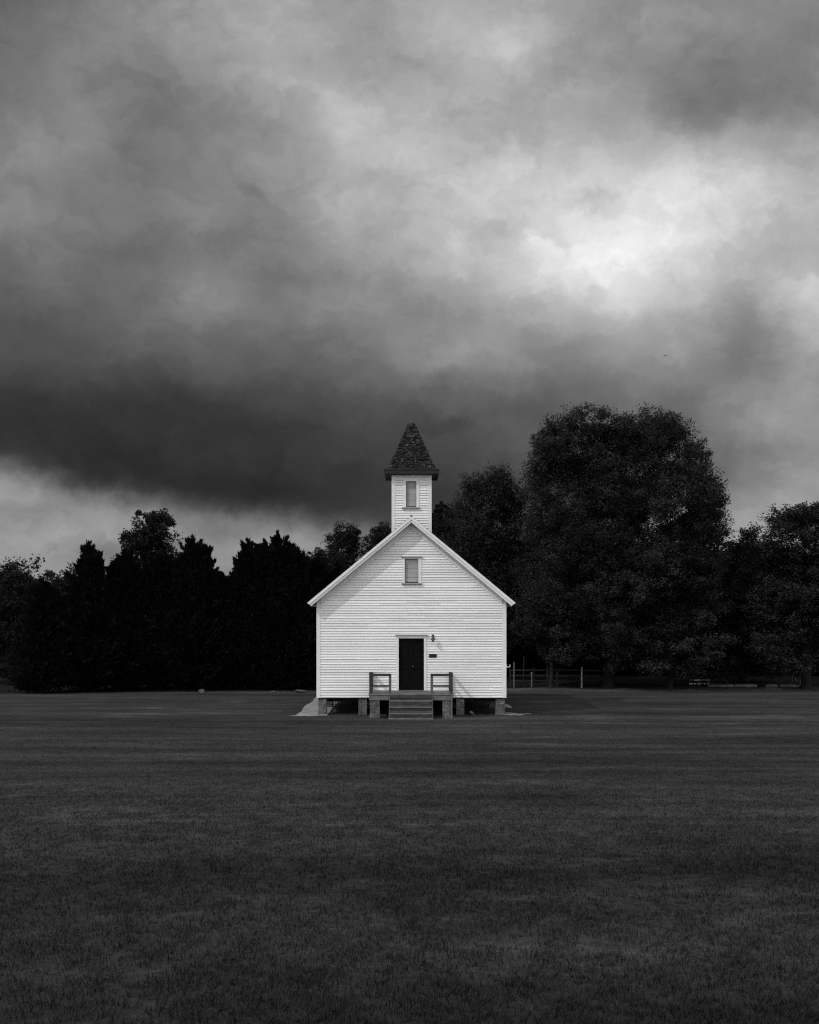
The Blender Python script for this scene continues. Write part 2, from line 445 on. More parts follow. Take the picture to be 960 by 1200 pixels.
SC.view_settings.view_transform = 'Standard'; SC.view_settings.look = 'None'
SC.view_settings.gamma = 1; SC.view_settings.exposure = EXPO; SC.view_settings.use_curve_mapping = False
SC.render.engine = 'CYCLES'
SC.cycles.use_denoising = False
SC.cycles.max_bounces = 5; SC.cycles.diffuse_bounces = 3; SC.cycles.transmission_bounces = 3; SC.cycles.glossy_bounces = 2
SC.cycles.filter_width = 1.25

# ------------------------------------------------------------------ ground
def axis(vals):
    out = []
    for a, b, s in vals: out += list(np.arange(a, b, s))
    return np.array(sorted(set(np.round(out, 3))))
gx = axis([(-3000, -300, 300), (-300, -60, 20), (-60, 60, 1.0), (60, 300, 20), (300, 3001, 300)])
gy = axis([(-600, -60, 45), (-60, 60, 1.0), (60, 300, 20), (300, 4001, 300)])
GX, GY = np.meshgrid(gx, gy)
V = np.stack([GX, GY, ground_z(GX, GY)], -1).reshape(-1, 3)
nx, ny = len(gx), len(gy)
i, j = np.meshgrid(np.arange(nx - 1), np.arange(ny - 1)); k = (j * nx + i).ravel()
F = np.stack([k, k + 1, k + nx + 1, k + nx], 1)
o = np_mesh('ground', V, F, np.full(len(F), .5), M['field_grass']); tag(o, 'mown dark grass field falling gently to the white chapel', 'ground', kind='structure')
o.data.polygons.foreach_set('use_smooth', [True] * len(o.data.polygons))

# grass blades of the near field
def grass(n, r0, r1, half, hmin, hmax, wid):
    r = r0 + (r1 - r0) * RNG.random(n) ** 1.45
    a = RNG.uniform(-half, half, n)
    x = r * np.sin(a); y = CAMY + r * np.cos(a)
    # clumping: keep more blades where a cheap lattice noise is high
    cl = np.sin(x * 5.1 + 1.3 * np.sin(y * 3.7)) * np.sin(y * 4.3 + 1.7 * np.sin(x * 2.9)) + np.sin(x * 13 + 2 * np.sin(y * 9)) * np.sin(y * 15)
    keep = (RNG.random(n) < 0.55 + 0.28 * cl) & (RNG.random(n) < np.clip((50 - r) / 22, 0, 1)) & ~((np.abs(x) < 3.8) & (y > -.42)) & ~((np.abs(x - .1) < 1.8) & (y > -2.45)) & ~((x < -3.5) & (x > -4.6) & (y > -.5) & (RNG.random(n) < .8))
    x, y, r = x[keep], y[keep], r[keep]; n = len(x)
    z = ground_z(x, y) - 0.004
    h = RNG.uniform(hmin, hmax, n) * (1 + 0.5 * (RNG.random(n) < 0.04)); wd = wid * RNG.uniform(.7, 1.3, n) * (0.6 + np.minimum(r, 26) / 14); h = h * np.clip(1.9 - r / 15, .5, 1.5)
    ph = RNG.uniform(0, 2 * np.pi, n); lean = np.abs(RNG.normal(0.75, 0.35, n))
    d = np.stack([np.cos(ph), np.sin(ph)], 1)
    fa = ph + np.pi / 2 + RNG.normal(0, .5, n); s = np.stack([np.cos(fa), np.sin(fa)], 1) * wd[:, None] * .5
    base = np.stack([x, y, z], 1)
    def off(f, up, sw):
        p = base.copy(); p[:, :2] += d * (lean * h * f)[:, None] + s * sw; p[:, 2] += h * up; return p
    b0, b1, m1, m0 = off(0, 0, -1), off(0, 0, 1), off(.3, .55, .8), off(.3, .55, -.8)
    t1, t0 = off(.85, .92, .15), off(.85, .92, -.15)
    V = np.stack([b0, b1, m1, m0, t1, t0], 1).reshape(-1, 3)
    k = np.arange(n) * 6
    F = np.concatenate([np.stack([k, k + 1, k + 2, k + 3], 1), np.stack([k + 3, k + 2, k + 4, k + 5], 1)])
    tone = np.clip(RNG.normal(.4, .2, n), 0, 1); tone = np.where(RNG.random(n) < .02, 1.0, tone)
    return V, F, np.concatenate([tone, np.clip(tone + .08, 0, 1)])
V, F, T = grass(950000, 3.2, 50, math.radians(32), 0.018, 0.048, 0.0058)
o = np_mesh('grass', V, F, T, M['grass_blade']); tag(o, 'short dark grass blades covering the near field', 'grass', kind='stuff')

# forest floor under the trees, their shade painted in as a darker colour
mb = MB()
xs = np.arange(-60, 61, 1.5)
def floor_edge(x):
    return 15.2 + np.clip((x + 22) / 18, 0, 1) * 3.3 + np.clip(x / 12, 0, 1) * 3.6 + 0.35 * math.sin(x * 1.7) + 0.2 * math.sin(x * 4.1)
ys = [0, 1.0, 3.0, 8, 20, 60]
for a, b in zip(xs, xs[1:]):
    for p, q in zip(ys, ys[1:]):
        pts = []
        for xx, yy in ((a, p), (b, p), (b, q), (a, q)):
            y = float(floor_edge(xx)) + yy; pts.append((xx, y, gz(xx, y) + 0.012))
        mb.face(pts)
tag(mb.build('forest_floor', M['painted_shade_floor']), 'forest floor under the trees with their shade painted dark', 'ground', kind='structure')

# gravel drip strips along both side walls of the chapel
def strip(x_in, x_out, y0, y1, name, label):
    mb = MB(); n = 90; ed = []
    for k in range(n + 1):
        y = y0 + (y1 - y0) * k / n
        ed.append((x_out + 0.05 * math.sin(y * 1.3) + .015 * math.sin(y * 6.1 + 1) + random.uniform(-.02, .02), y))
    for (xa, ya), (xb, yb) in zip(ed, ed[1:]):
        mb.face([(x_in, ya, gz(x_in, ya) + .016), (xa, ya, gz(xa, ya) + .016), (xb, yb, gz(xb, yb) + .016), (x_in, yb, gz(x_in, yb) + .016)])
    tag(mb.build(name, M['drip_gravel']), label, 'gravel', kind='structure')
strip(-3.2, -4.42, -0.35, 9.5, 'gravel_path', 'pale gravel strip along the left wall of the chapel')
def patch(cx, cy, rx, ry, seed, lift=.018):
    rs = random.Random(seed); k = 36; ph = [rs.uniform(0, 6.3) for _ in range(5)]
    pts = []
    for q in range(k):
        a = 2 * math.pi * q / k
        f = 1 + .16 * math.sin(2 * a + ph[0]) + .13 * math.sin(3 * a + ph[1]) + .09 * math.sin(5 * a + ph[2]) + .06 * math.sin(9 * a + ph[3])
        x, y = cx + rx * f * math.cos(a), cy + ry * f * math.sin(a); pts.append((x, y, gz(x, y) + lift))
    return pts
mb = MB()
mb.face(patch(-3.95, -.42, .72, .15, 2)); mb.face(patch(4.05, -.1, .5, .16, 5)); mb.face(patch(3.95, .5, .26, .3, 9, .022)); mb.face(patch(4.0, 4.2, .3, 1.3, 11)); mb.face(patch(4.45, .2, .35, .09, 14, .026))
tag(mb.build('sand', M['drip_gravel']), 'pale sandy washout at the front corners of the chapel', 'sand', kind='structure')

# ------------------------------------------------------------------ chapel
XC = 0.075
HW = 3.675                     # half width of the front wall
ZB = 0.683                     # underside of the walls
PEAK, SLOPE, RHW = 7.725, 0.831, 4.03
OV = 0.38                      # front overhang
LEN = 10.0
FAS = 0.235
def soffit(x): return PEAK - FAS - SLOPE * abs(x - XC)

chapel = thing('chapel', 'small white clapboard chapel with shingled steeple alone on the field', 'chapel', (0, 0, 0))

door_x0, door_x1, door_z0, door_z1 = -0.42, 0.565, 0.955, 2.985
win = dict(x0=at(474.5,0,40).x, x1=at(490.3,0,40).x, z0=EYE-(683-720)/30, z1=EYE-(655-720)/30)
openings = [(door_x0 - .05, door_x1 + .05, door_z0 - .05, door_z1 + .05), (win['x0'] - .05, win['x1'] + .05, win['z0'] - .05, win['z1'] + .05)]

def siding(mb, x0, x1, zb, zt_of, plane, holes=(), pitch=0.1, clipx=None, face=-1):
    "lapped boards on a wall; plane(x, off, z) -> point, off = distance outwards"
    z = zb
    while True:
        z1 = z + pitch
        a, b = x0, x1
        if clipx:
            a, b = clipx(z + pitch * .5)
            a, b = max(a, x0), min(b, x1)
        if b - a < 0.1: break
        if zt_of is not None and z > zt_of: break
        segs = [(a, b)]
        for hx0, hx1, hz0, hz1 in holes:
            if z1 > hz0 and z < hz1:
                ns = []
                for p, q in segs:
                    if hx0 > p: ns.append((p, min(q, hx0)))
                    if hx1 < q: ns.append((max(p, hx1), q))
                segs = [s for s in ns if s[1] - s[0] > .02]
        for p, q in segs:
            # boards of random length, butt joints
            cuts = [p]; 
            while cuts[-1] < q - 1.2:
                cuts.append(min(q, cuts[-1] + random.uniform(1.8, 4.8)))
            if cuts[-1] < q: cuts.append(q)
            for c0, c1 in zip(cuts, cuts[1:]):
                tone = min(1, max(0, random.gauss(.55, .25)))
                n = max(1, int((c1 - c0) / .45)); lift = random.gauss(0, .0022); th = random.uniform(.030, .038) + (random.random() < .06) * .008
                prev = None
                sag = random.uniform(-.004, .004)
                for k in range(n + 1):
                    x = c0 + (c1 - c0) * k / n
                    s = math.sin(math.pi * k / n) * sag + random.gauss(0, .0012)
                    cur = (plane(x, .004, z1 + .006), plane(x, th, z + lift + s), plane(x, .002, z + lift + s - .001))
                    if prev:
                        mb.face([prev[1], cur[1], cur[0], prev[0]][::face and 1], tone)
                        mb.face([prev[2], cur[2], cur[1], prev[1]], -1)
                    prev = cur
        z = z1

front = MB()
clip = lambda z: (XC - (PEAK - FAS - z) / SLOPE, XC + (PEAK - FAS - z) / SLOPE)
siding(front, XC - HW + .125, XC + HW - .125, ZB, None, lambda x, o, z: (x, -o, z), openings, 0.1, clip)
for s in (-1, 1):
    xs_ = XC + s * HW
    siding(front, 0.12, LEN, ZB, soffit(xs_) - .1, lambda y, o, z, xs_=xs_, s=s: (xs_ + s * o, y, z), (), 0.1)
# sheathing behind the boards (with the openings left out), side and rear walls
zt = soffit(XC + HW)
bx = sorted({XC - HW, XC + HW, door_x0, door_x1})
front.box(XC - HW, door_x0, 0.001, .1, ZB, zt, .5); front.box(door_x1, XC + HW, 0.001, .1, ZB, zt, .5)
front.box(door_x0, door_x1, 0.001, .1, door_z1, zt, .5); front.box(door_x0, door_x1, 0.001, .1, ZB, door_z0, .5)
def gable_piece(xa, xb, za, zb_, y0, y1):
    def top(x): return min(zb_, soffit(x) - .004)
    n = max(1, int((xb - xa) / .2)); 
    for k in range(n):
        p, q = xa + (xb - xa) * k / n, xa + (xb - xa) * (k + 1) / n
        tp, tq = top(p), top(q)
        if max(tp, tq) <= za + .01: continue
        tp, tq = max(tp, za + .002), max(tq, za + .002)
        front.hexa([(p,y0,za),(q,y0,za),(q,y1,za),(p,y1,za),(p,y0,tp),(q,y0,tq),(q,y1,tq),(p,y1,tp)], .5)
gable_piece(XC - HW, win['x0'], zt, 99, .001, .1); gable_piece(win['x1'], XC + HW, zt, 99, .001, .1)
gable_piece(win['x0'], XC, win['z1'], 99, .001, .1); gable_piece(XC, win['x1'], win['z1'], 99, .001, .1)
front.box(win['x0'], win['x1'], .001, .1, zt, win['z0'], .5)
gable_piece(XC - HW, XC, zt, 99, LEN - .1, LEN); gable_piece(XC, XC + HW, zt, 99, LEN - .1, LEN)
front.box(XC - HW, XC + HW, LEN - .1, LEN, ZB, zt, .5)
for s in (-1, 1):
    x = XC + s * HW
    front.box(min(x, x - s * .1), max(x, x - s * .1), .1, LEN - .1, ZB, zt, .5)
wall = front.build('wall', M['white_siding_paint'], chapel)
for s in (-1, 1):
    for y0, y1 in ((-.034, .12), (LEN - .12, LEN + .03)):
        c = MB(); x = XC + s * HW
        xa, xb = sorted((x - s * .125, x + s * .032))
        c.box(xa, xb, y0, y1, ZB - .012, soffit(x + s * .03) - .012, .6)
        c.build('corner_board', M['white_trim_paint'], wall)
    # frieze board under the rake, on the gable
    c = MB(); hv = 0.22
    xo, xi = XC + s * (HW - .13), XC
    zo, zi = soffit(xo), soffit(xi)
    P = [(xi, -.06, zi - hv), (xo, -.06, zo - hv), (xo, -.004, zo - hv), (xi, -.004, zi - hv), (xi, -.06, zi - .006), (xo, -.06, zo - .006), (xo, -.004, zo - .006), (xi, -.004, zi - .006)]
    if s < 0: P = [P[1], P[0], P[3], P[2], P[5], P[4], P[7], P[6]]
    c.hexa(P, .5); c.build('frieze_board', M['white_trim_paint'], wall)

# roof
rf = MB()
y0, y1 = -OV + .03, LEN + OV - .03
for s in (-1, 1):
    xe = XC + s * (RHW - .16)
    zp, ze = PEAK, PEAK - SLOPE * abs(xe - XC)
    def slab(ya, yb, lift, th, x_in, x_out, tone=.5):
        za, zb_ = PEAK - SLOPE * abs(x_in - XC) + lift, PEAK - SLOPE * abs(x_out - XC) + lift
        P = [(x_in,ya,za-th),(x_out,ya,zb_-th),(x_out,yb,zb_-th),(x_in,yb,za-th),(x_in,ya,za),(x_out,ya,zb_),(x_out,yb,zb_),(x_in,yb,za)]
        if s < 0: P = [P[1],P[0],P[3],P[2],P[5],P[4],P[7],P[6]]
        rf.hexa(P, tone)
    slab(y0, y1, -.03, FAS - .04, XC, xe)
    # shingle courses, each lapping the one below
    n = 26
    for k in range(n):
        xa = XC + s * RHW * 1.004 * (k / n); xb = XC + s * RHW * 1.004 * min(1, (k + 1.12) / n)
        za, zb_ = PEAK - SLOPE * abs(xa - XC) + .004, PEAK - SLOPE * abs(xb - XC) + .018
        m = 14
        for q in range(m):
            ya = y0 - .05 + (y1 - y0 + .1) * q / m; yb = y0 - .05 + (y1 - y0 + .1) * (q + 1) / m - .004
            j = random.uniform(-.004, .004)
            P = [(xa,ya,za-.03),(xb,ya,zb_-.02+j),(xb,yb,zb_-.02+j),(xa,yb,za-.03),(xa,ya,za),(xb,ya,zb_+j),(xb,yb,zb_+j),(xa,yb,za)]
            if s < 0: P = [P[1],P[0],P[3],P[2],P[5],P[4],P[7],P[6]]
            rf.hexa(P, random.random())
roof = rf.build('roof', M['roof_shingles'], chapel)
mb = MB(); mb.tube([(XC, y0 - .055, PEAK + .012), (XC, y1 + .05, PEAK + .012)], [.045, .045], 8); mb.build('ridge_cap', M['roof_shingles'], roof)
for s in (-1, 1):
    for (yf, yb) in ((-OV, -OV + .028), (LEN + OV - .028, LEN + OV)):
        c = MB()
        for (a, b, off) in ((0.0, .125, -.03), (.125, FAS, 0.0)):      # crown strip proud of the board below it
            xi, xe = XC + s * .0005, XC + s * RHW
            ya, yb2 = (yf + off, yb) if yf < 0 else (yf, yb - off)
            za, zb_ = PEAK - a, PEAK - SLOPE * RHW - a; zc, zd = PEAK - b, PEAK - SLOPE * RHW - b
            xea, xeb = xe - s * a * .62, xe - s * b * .62      # plumb-cut square to the slope
            zb_, zd = PEAK - SLOPE * abs(xea - XC) - a, PEAK - SLOPE * abs(xeb - XC) - b
            P = [(xi,ya,zc),(xeb,ya,zd),(xeb,yb2,zd),(xi,yb2,zc),(xi,ya,za),(xea,ya,zb_),(xea,yb2,zb_),(xi,yb2,za)]
            if s < 0: P = [P[1],P[0],P[3],P[2],P[5],P[4],P[7],P[6]]
            c.hexa(P, .6)
        c.build('rake_board', M['white_trim_paint'], roof)
    c = MB(); xe = XC + s * (RHW - .155); ze = PEAK - SLOPE * (RHW - .12)
    xa, xb = sorted((xe, xe + s * .03))
    c.box(xa, xb, y0 + .004, y1 - .004, ze - FAS + .01, ze - .05, .5)
    c.build('eave_board', M['white_trim_paint'], roof)
    # soffit boards under the front overhang and along the eave
    c = MB()
    for (ya, yb) in ((-OV + .034, -.064),):
        xi, xo = XC, XC + s * (RHW - .165)
        P = [(xi,ya,soffit(xi)-.006),(xo,ya,soffit(xo)-.006),(xo,yb,soffit(xo)-.006),(xi,yb,soffit(xi)-.006),(xi,ya,soffit(xi)+.004),(xo,ya,soffit(xo)+.004),(xo,yb,soffit(xo)+.004),(xi,yb,soffit(xi)+.004)]
        if s < 0: P = [P[1],P[0],P[3],P[2],P[5],P[4],P[7],P[6]]
        c.hexa(P, .4)
    c.build('soffit', M['white_trim_paint'], roof)

# front door: frame, cap, two panelled leaves
door = MB(); ty = -.045
door.box(door_x0 - .1, door_x0, ty, .1, door_z0, door_z1 + .02, .6)
door.box(door_x1, door_x1 + .1, ty, .1, door_z0, door_z1 + .02, .6)
door.box(door_x0 - .1, door_x1 + .1, ty - .003, .1, door_z1 + .02, door_z1 + .12, .6)
door = door.build('door_frame', M['white_trim_paint'], chapel)
mb = MB(); mb.box(door_x0 - .14, door_x1 + .14, -.105, .0, door_z1 + .121, door_z1 + .155, .35); mb.build('lintel_cap', M['grey_board_paint'], door)
mb = MB(); mb.box(door_x0 - .02, door_x1 + .02, -.09, .1, door_z0 - .045, door_z0 + .012, .5); mb.build('threshold', M['weathered_deck_wood'], door)
xm = (door_x0 + door_x1) / 2
for (a, b, sgn) in ((door_x0 + .006, xm - .004, 1), (xm + .004, door_x1 - .006, -1)):
    mb = MB(); yb = .055
    mb.box(a, b, yb, yb + .03, door_z0 + .014, door_z1 + .018, .4)
    for (p, q) in ((a, a + .085), (b - .085, b)): mb.box(p, q, yb - .016, yb, door_z0 + .014, door_z1 + .018, .6)
    for (p, q) in ((.014, .24), (.86, 1.02), (1.9, 2.047)): mb.box(a + .085, b - .085, yb - .016, yb, door_z0 + p, door_z0 + q, .6)
    for (p, q) in ((.30, .80), (1.08, 1.84)): mb.box(a + .12, b - .12, yb - .008, yb, door_z0 + p, door_z0 + q, .7)
    leaf = mb.build('door_leaf', M['door_paint'], door)
mb = MB(); mb.tube([(xm + .05, .04, door_z0 + .94), (xm + .05, -.01, door_z0 + .94)], [.012, .012], 8); mb.lathe([(0,-.03),(.024,-.02),(.03,0),(.024,.02),(0,.03)], 10, (xm + .05, -.02, door_z0 + .94))
mb.build('door_knob', M['brass'], door, True)

def boarded_window(x0, x1, z0, z1, yw, n, trim_l, trim_r, head, cap):
    c = MB(); f = yw - .045
    c.box(x0 - trim_l, x0, f, yw + .09, z0, z1 + .01, .6); c.box(x1, x1 + trim_r, f, yw + .09, z0, z1 + .01, .6)
    c.box(x0 - trim_l, x1 + trim_r, f - .003, yw + .09, z1 + .01, z1 + .01 + head, .6)
    c = c.build('window', M['white_trim_paint'], chapel)
    s = MB(); s.box(x0 - trim_l - .05, x1 + trim_r + .02, f - .055, yw + .09, z0 - .055, z0 - .004, .3); s.build('window_sill', M['grey_board_paint'], c)
    if cap:
        s = MB(); s.box(x0 - trim_l - .08, x1 + trim_r + .03, f - .06, yw, z1 + .012 + head, z1 + .05 + head, .4); s.build('window_cap', M['grey_board_paint'], c)
    s = MB(); h = (z1 - z0) / n
    for k in range(n):
        yy = yw + .045 + random.uniform(-.004, .006)
        s.box(x0 + .012 + random.uniform(0,.01), x1 - .006, yy, yy + .02, z0 + .04 + k * (h - .01), z0 + .04 + (k + 1) * (h - .01) - .008, random.random(), .003)
    s.build('shutter', M['grey_board_paint'], c)
    s = MB(); s.box(x0, x1, yw + .085, yw + .095, z0, z1, .3); s.build('backing_board', M['door_paint'], c)
    return c
boarded_window(win['x0'], win['x1'], win['z0'], win['z1'], 0, 5, .075, .125, .055, True)

# belfry
BY, BS = 0.60, 40.6 / FPX
bx0, bx1 = (460 - 480) * BS, (505 - 480) * BS
bxc = (bx0 + bx1) / 2; bhw = (bx1 - bx0) / 2
BZ1 = 9.47
def bz(py): return EYE - (py - 720) * BS
wx0, wx1, wz0, wz1 = (476 - 480) * BS, (488 - 480) * BS, bz(594.3), bz(564.2)
bel = MB()
siding(bel, bx0 + .1, bx1 - .1, 6.55, BZ1 - .24, lambda x, o, z: (x, BY - o, z), [(wx0 - .05, wx1 + .05, wz0 - .03, wz1 + .05)], 0.1)
for s in (-1, 1):
    siding(bel, BY + .1, BY + 2 * bhw - .1, 6.2, BZ1 - .24, lambda y, o, z, s=s: (bxc + s * (bhw + o), y, z), (), 0.1)
bel.box(bx0, wx0, BY + .001, BY + .08, 5.9, BZ1, .5); bel.box(wx1, bx1, BY + .001, BY + .08, 5.9, BZ1, .5)
bel.box(wx0, wx1, BY + .001, BY + .08, 5.9, wz0, .5); bel.box(wx0, wx1, BY + .001, BY + .08, wz1, BZ1, .5)
bel.box(bx0, bx1, BY + 2 * bhw - .08, BY + 2 * bhw, 5.9, BZ1, .5)
bel.box(bx0, bx0 + .08, BY + .08, BY + 2 * bhw - .08, 5.9, BZ1, .5); bel.box(bx1 - .08, bx1, BY + .08, BY + 2 * bhw - .08, 5.9, BZ1, .5)
belfry = bel.build('belfry', M['white_siding_paint'], chapel)
for sx in (-1, 1):
    for ya, yb in ((BY - .034, BY + .1), (BY + 2 * bhw - .1, BY + 2 * bhw + .03)):
        c = MB(); x = bxc + sx * bhw; xa, xb = sorted((x - sx * .1, x + sx * .032)); c.box(xa, xb, ya, yb, 6.0, BZ1 - .006, .6)
        c.build('corner_board', M['white_trim_paint'], belfry)
c = MB(); c.box(bx0 + .1, bx1 - .1, BY - .038, BY - .002, BZ1 - .22, BZ1 - .008, .4); c.build('frieze_board', M['white_trim_paint'], belfry)
boarded_window(wx0, wx1, wz0, wz1, BY, 4, .115, .115, .06, False)
yc = BY + bhw; eh = bhw + .31
c = MB()
c.box(bxc - eh, bxc + eh, yc - eh, yc + eh, BZ1, BZ1 + .15, .4)
c.box(bxc - eh - .025, bxc + eh + .025, yc - eh - .025, yc + eh + .025, BZ1 + .151, BZ1 + .19, .8)
eave = c.build('belfry_eave', M['dark_fascia_paint'], chapel)
# shingled spire: every shingle on its course, four faces
sp = MB(); base_hw, top_hw = .93, .09; zb0, zt0 = BZ1 + .19, 11.66
def spire_hw(z):
    s = (z - zb0) / (zt0 - zb0); return base_hw + (top_hw - base_hw) * (s ** 0.96)
rows = 29
for r in range(rows):
    za = zb0 + (zt0 - zb0) * r / rows; zb_ = za + (zt0 - zb0) / rows * 1.25
    for q in range(4):
        ca, sa = [(1,0),(0,1),(-1,0),(0,-1)][q]
        wb0 = spire_hw(za) + .03; wt0 = spire_hw(min(zb_, zt0))
        n = max(1, round(2 * wb0 / .115)); sh = random.random() / n * .5
        for k in range(n):
            a = max(-1, -1 + 2 * (k) / n + (sh if k else 0)); b = min(1, -1 + 2 * (k + 1) / n + (sh if k < n - 1 else 0)) 
            g_ = .012 / wb0
            out = random.uniform(-.010, .030) + (random.random() < .06) * .03; dz = random.uniform(-.035, .02)
            def P(uu, hw, z, o): 
                lx, ly = uu * hw, -(hw + o)
                return (bxc + lx * ca - ly * sa, yc + lx * sa + ly * ca, z)
            p = [P(a, wb0, za + dz, out), P(b - g_, wb0, za + dz, out), P(b - g_, wb0 - .035, za + dz, out), P(a, wb0 - .035, za + dz, out),
                 P(a, wt0, zb_, 0), P(b - g_, wt0, zb_, 0), P(b - g_, wt0 - .02, zb_, 0), P(a, wt0 - .02, zb_, 0)]
            sp.hexa(p, random.random() ** 1.6)
hb, ht = base_hw - .03, top_hw - .01
sp.hexa([(bxc-hb,yc-hb,zb0+.002),(bxc+hb,yc-hb,zb0+.002),(bxc+hb,yc+hb,zb0+.002),(bxc-hb,yc+hb,zb0+.002),(bxc-ht,yc-ht,zt0),(bxc+ht,yc-ht,zt0),(bxc+ht,yc+ht,zt0),(bxc-ht,yc+ht,zt0)], .2)
spire = sp.build('spire', M['spire_shingles'], chapel)
c = MB(); c.hexa([(bxc-.115,yc-.115,zt0-.10),(bxc+.115,yc-.115,zt0-.10),(bxc+.115,yc+.115,zt0-.10),(bxc-.115,yc+.115,zt0-.10),(bxc-.06,yc-.06,zt0+.05),(bxc+.06,yc-.06,zt0+.05),(bxc+.06,yc+.06,zt0+.05),(bxc-.06,yc+.06,zt0+.05)], .9)
c.build('spire_cap', M['concrete'], spire)

# foundation: brick piers, sill beam, floor
def brick_pier(x0, x1, y0, y1, z1, parent, z0=-.15):
    c = MB(); n = 9; h = (z1 - z0) / n
    for k in range(n):
        j = .006
        c.box(x0 + random.uniform(-j, j), x1 + random.uniform(-j, j), y0 + random.uniform(-j, j), y1, z0 + k * h, z0 + (k + 1) * h - .002, random.random())
    return c.build('brick_pier', M['pier_brick'], parent)
for row, y in enumerate((0.04, 3.2, 6.5, 9.5)):
    for (a, b) in ((373.2, 382.6), (420, 430), (535, 544.2), (581, 591.8)):
        brick_pier((a - 480) / 30, (b - 480) / 30, y, y + .33, ZB - .05, chapel)
c = MB()
c.box(XC - HW + .02, XC + HW - .02, .03, LEN - .03, ZB - .048, ZB - .002, .4)
for k in range(12): c.box(XC - HW + .1, XC + HW - .1, .5 + k * .78, .55 + k * .78, ZB - .2, ZB - .049, .4)
c.build('floor_frame', M['underfloor_wood'], chapel)
c = MB()
for k in range(7):
    x = (386.2 + k * 2.0 - 480) / 30; c.box(x, x + .022, 1.2, 1.22, -.02, ZB - .055, random.random())
for k in range(3): c.box(-3.15, -2.65, 1.222, 1.235, .08 + k * .2, .11 + k * .2, random.random())
c.build('lattice_panel', M['old_fence_wood'], chapel)
c = MB(); xw = XC + HW + .022
c.box(xw, xw + .05, .18, .3, 1.83, 1.97, .6); c.tube([(xw + .05, .24, 1.86), (xw + .17, .24, 1.86), (xw + .17, .24, 1.95)], [.025, .022, .03], 8, .8)
c.build('cable_bracket', M['white_trim_paint'], chapel)

# ------------------------------------------------------------------ porch
PD = 1.5; PY = -PD; s31 = (40 - PD) / FPX
def ppx(p): return (p - 480) * s31
porch = thing('porch', 'weathered wooden porch with plank steps and railings on brick piers before the chapel door', 'porch', (0, 0, 0))
dz1 = 0.94; dx0, dx1 = ppx(432.6), ppx(530.8)
stx0, stx1 = ppx(456.2), ppx(507.2)
c = MB(); n = 9
for k in range(n):
    ya = PY - .03 + (PD - .02) * k / n
    c.box(dx0 - .02, dx1 + .02, ya, ya + (PD - .02) / n - .01, dz1 - .04 + random.uniform(-.002,.002), dz1, random.random(), .002)
c.build('deck', M['weathered_deck_wood'], porch)
c = MB(); c.box(dx0, stx0 - .01, PY, PY + .045, dz1 - .235, dz1 - .044, .55); c.box(stx1 + .01, dx1, PY, PY + .045, dz1 - .235, dz1 - .044, .6)
c.box(stx0 - .01, stx1 + .01, PY + .003, PY + .045, dz1 - .235, dz1 - .044, .2)
c.box(dx0, dx0 + .045, PY + .045, -.12, dz1 - .235, dz1 - .044, .5); c.box(dx1 - .045, dx1, PY + .045, -.12, dz1 - .235, dz1 - .044, .5)
c.build('rim_joist', M['weathered_deck_wood'], porch)
brick_pier(ppx(433.6), ppx(445), PY + .03, PY + .36, dz1 - .24, porch); brick_pier(ppx(518.6), ppx(528.2), PY + .03, PY + .36, dz1 - .24, porch)
c = MB(); c.box(ppx(528.4), ppx(530.2), PY - .02, PY + .05, -.05, dz1 - .05, .9); c.build('corner_strip', M['pale_timber'], porch)
# four steps: treads over plank risers between two stringers
NS = 4; rise = (dz1 - .02 - gz(0, -2.3)) / NS; run = .27
for k in range(NS):
    zt_ = dz1 - .02 - k * rise; yf = PY - .03 - k * run
    zlow = gz(0, yf)
    c = MB()
    nb = 2
    hh = (rise - .03) / nb
    for q in range(nb):
        zz = zt_ - .03 - (q + 1) * hh
        c.box(stx0 + .05, stx1 - .05, yf + .002 + random.uniform(0, .006), yf + .025, zz + .005, zz + hh - .004, random.random() ** 1.5, .002)
    c.build('riser', M['step_wood'], porch)
    if k > 0:
        c = MB(); c.box(stx0 + .01, stx1 - .01, yf - .025, yf + run + .01 - .002, zt_ - .03, zt_, random.uniform(.1, .7), .002); c.build('tread', M['weathered_deck_wood'], porch)
c = MB(); yf = PY - .03 - (NS - 1) * run
c.box(stx0 + .0, stx1 - .0, yf - .03, yf - .003, gz(0, yf) - .02, gz(0, yf) + .05, .95); c.build('kick_board', M['pale_timber'], porch)
for x in (stx0, stx1 - .04):
    c = MB()
    pts = [(PY - .03, dz1 - .03)]
    # side profile: stepped stringer as stacked blocks
    for k in range(NS):
        yf = PY - .03 - k * run
        c.box(x, x + .04, yf + .0015, PY if k == 0 else yf + run + .0005, -.05, dz1 - .055 - k * rise, .7)
    c.build('stringer', M['grey_post_wood'], porch)
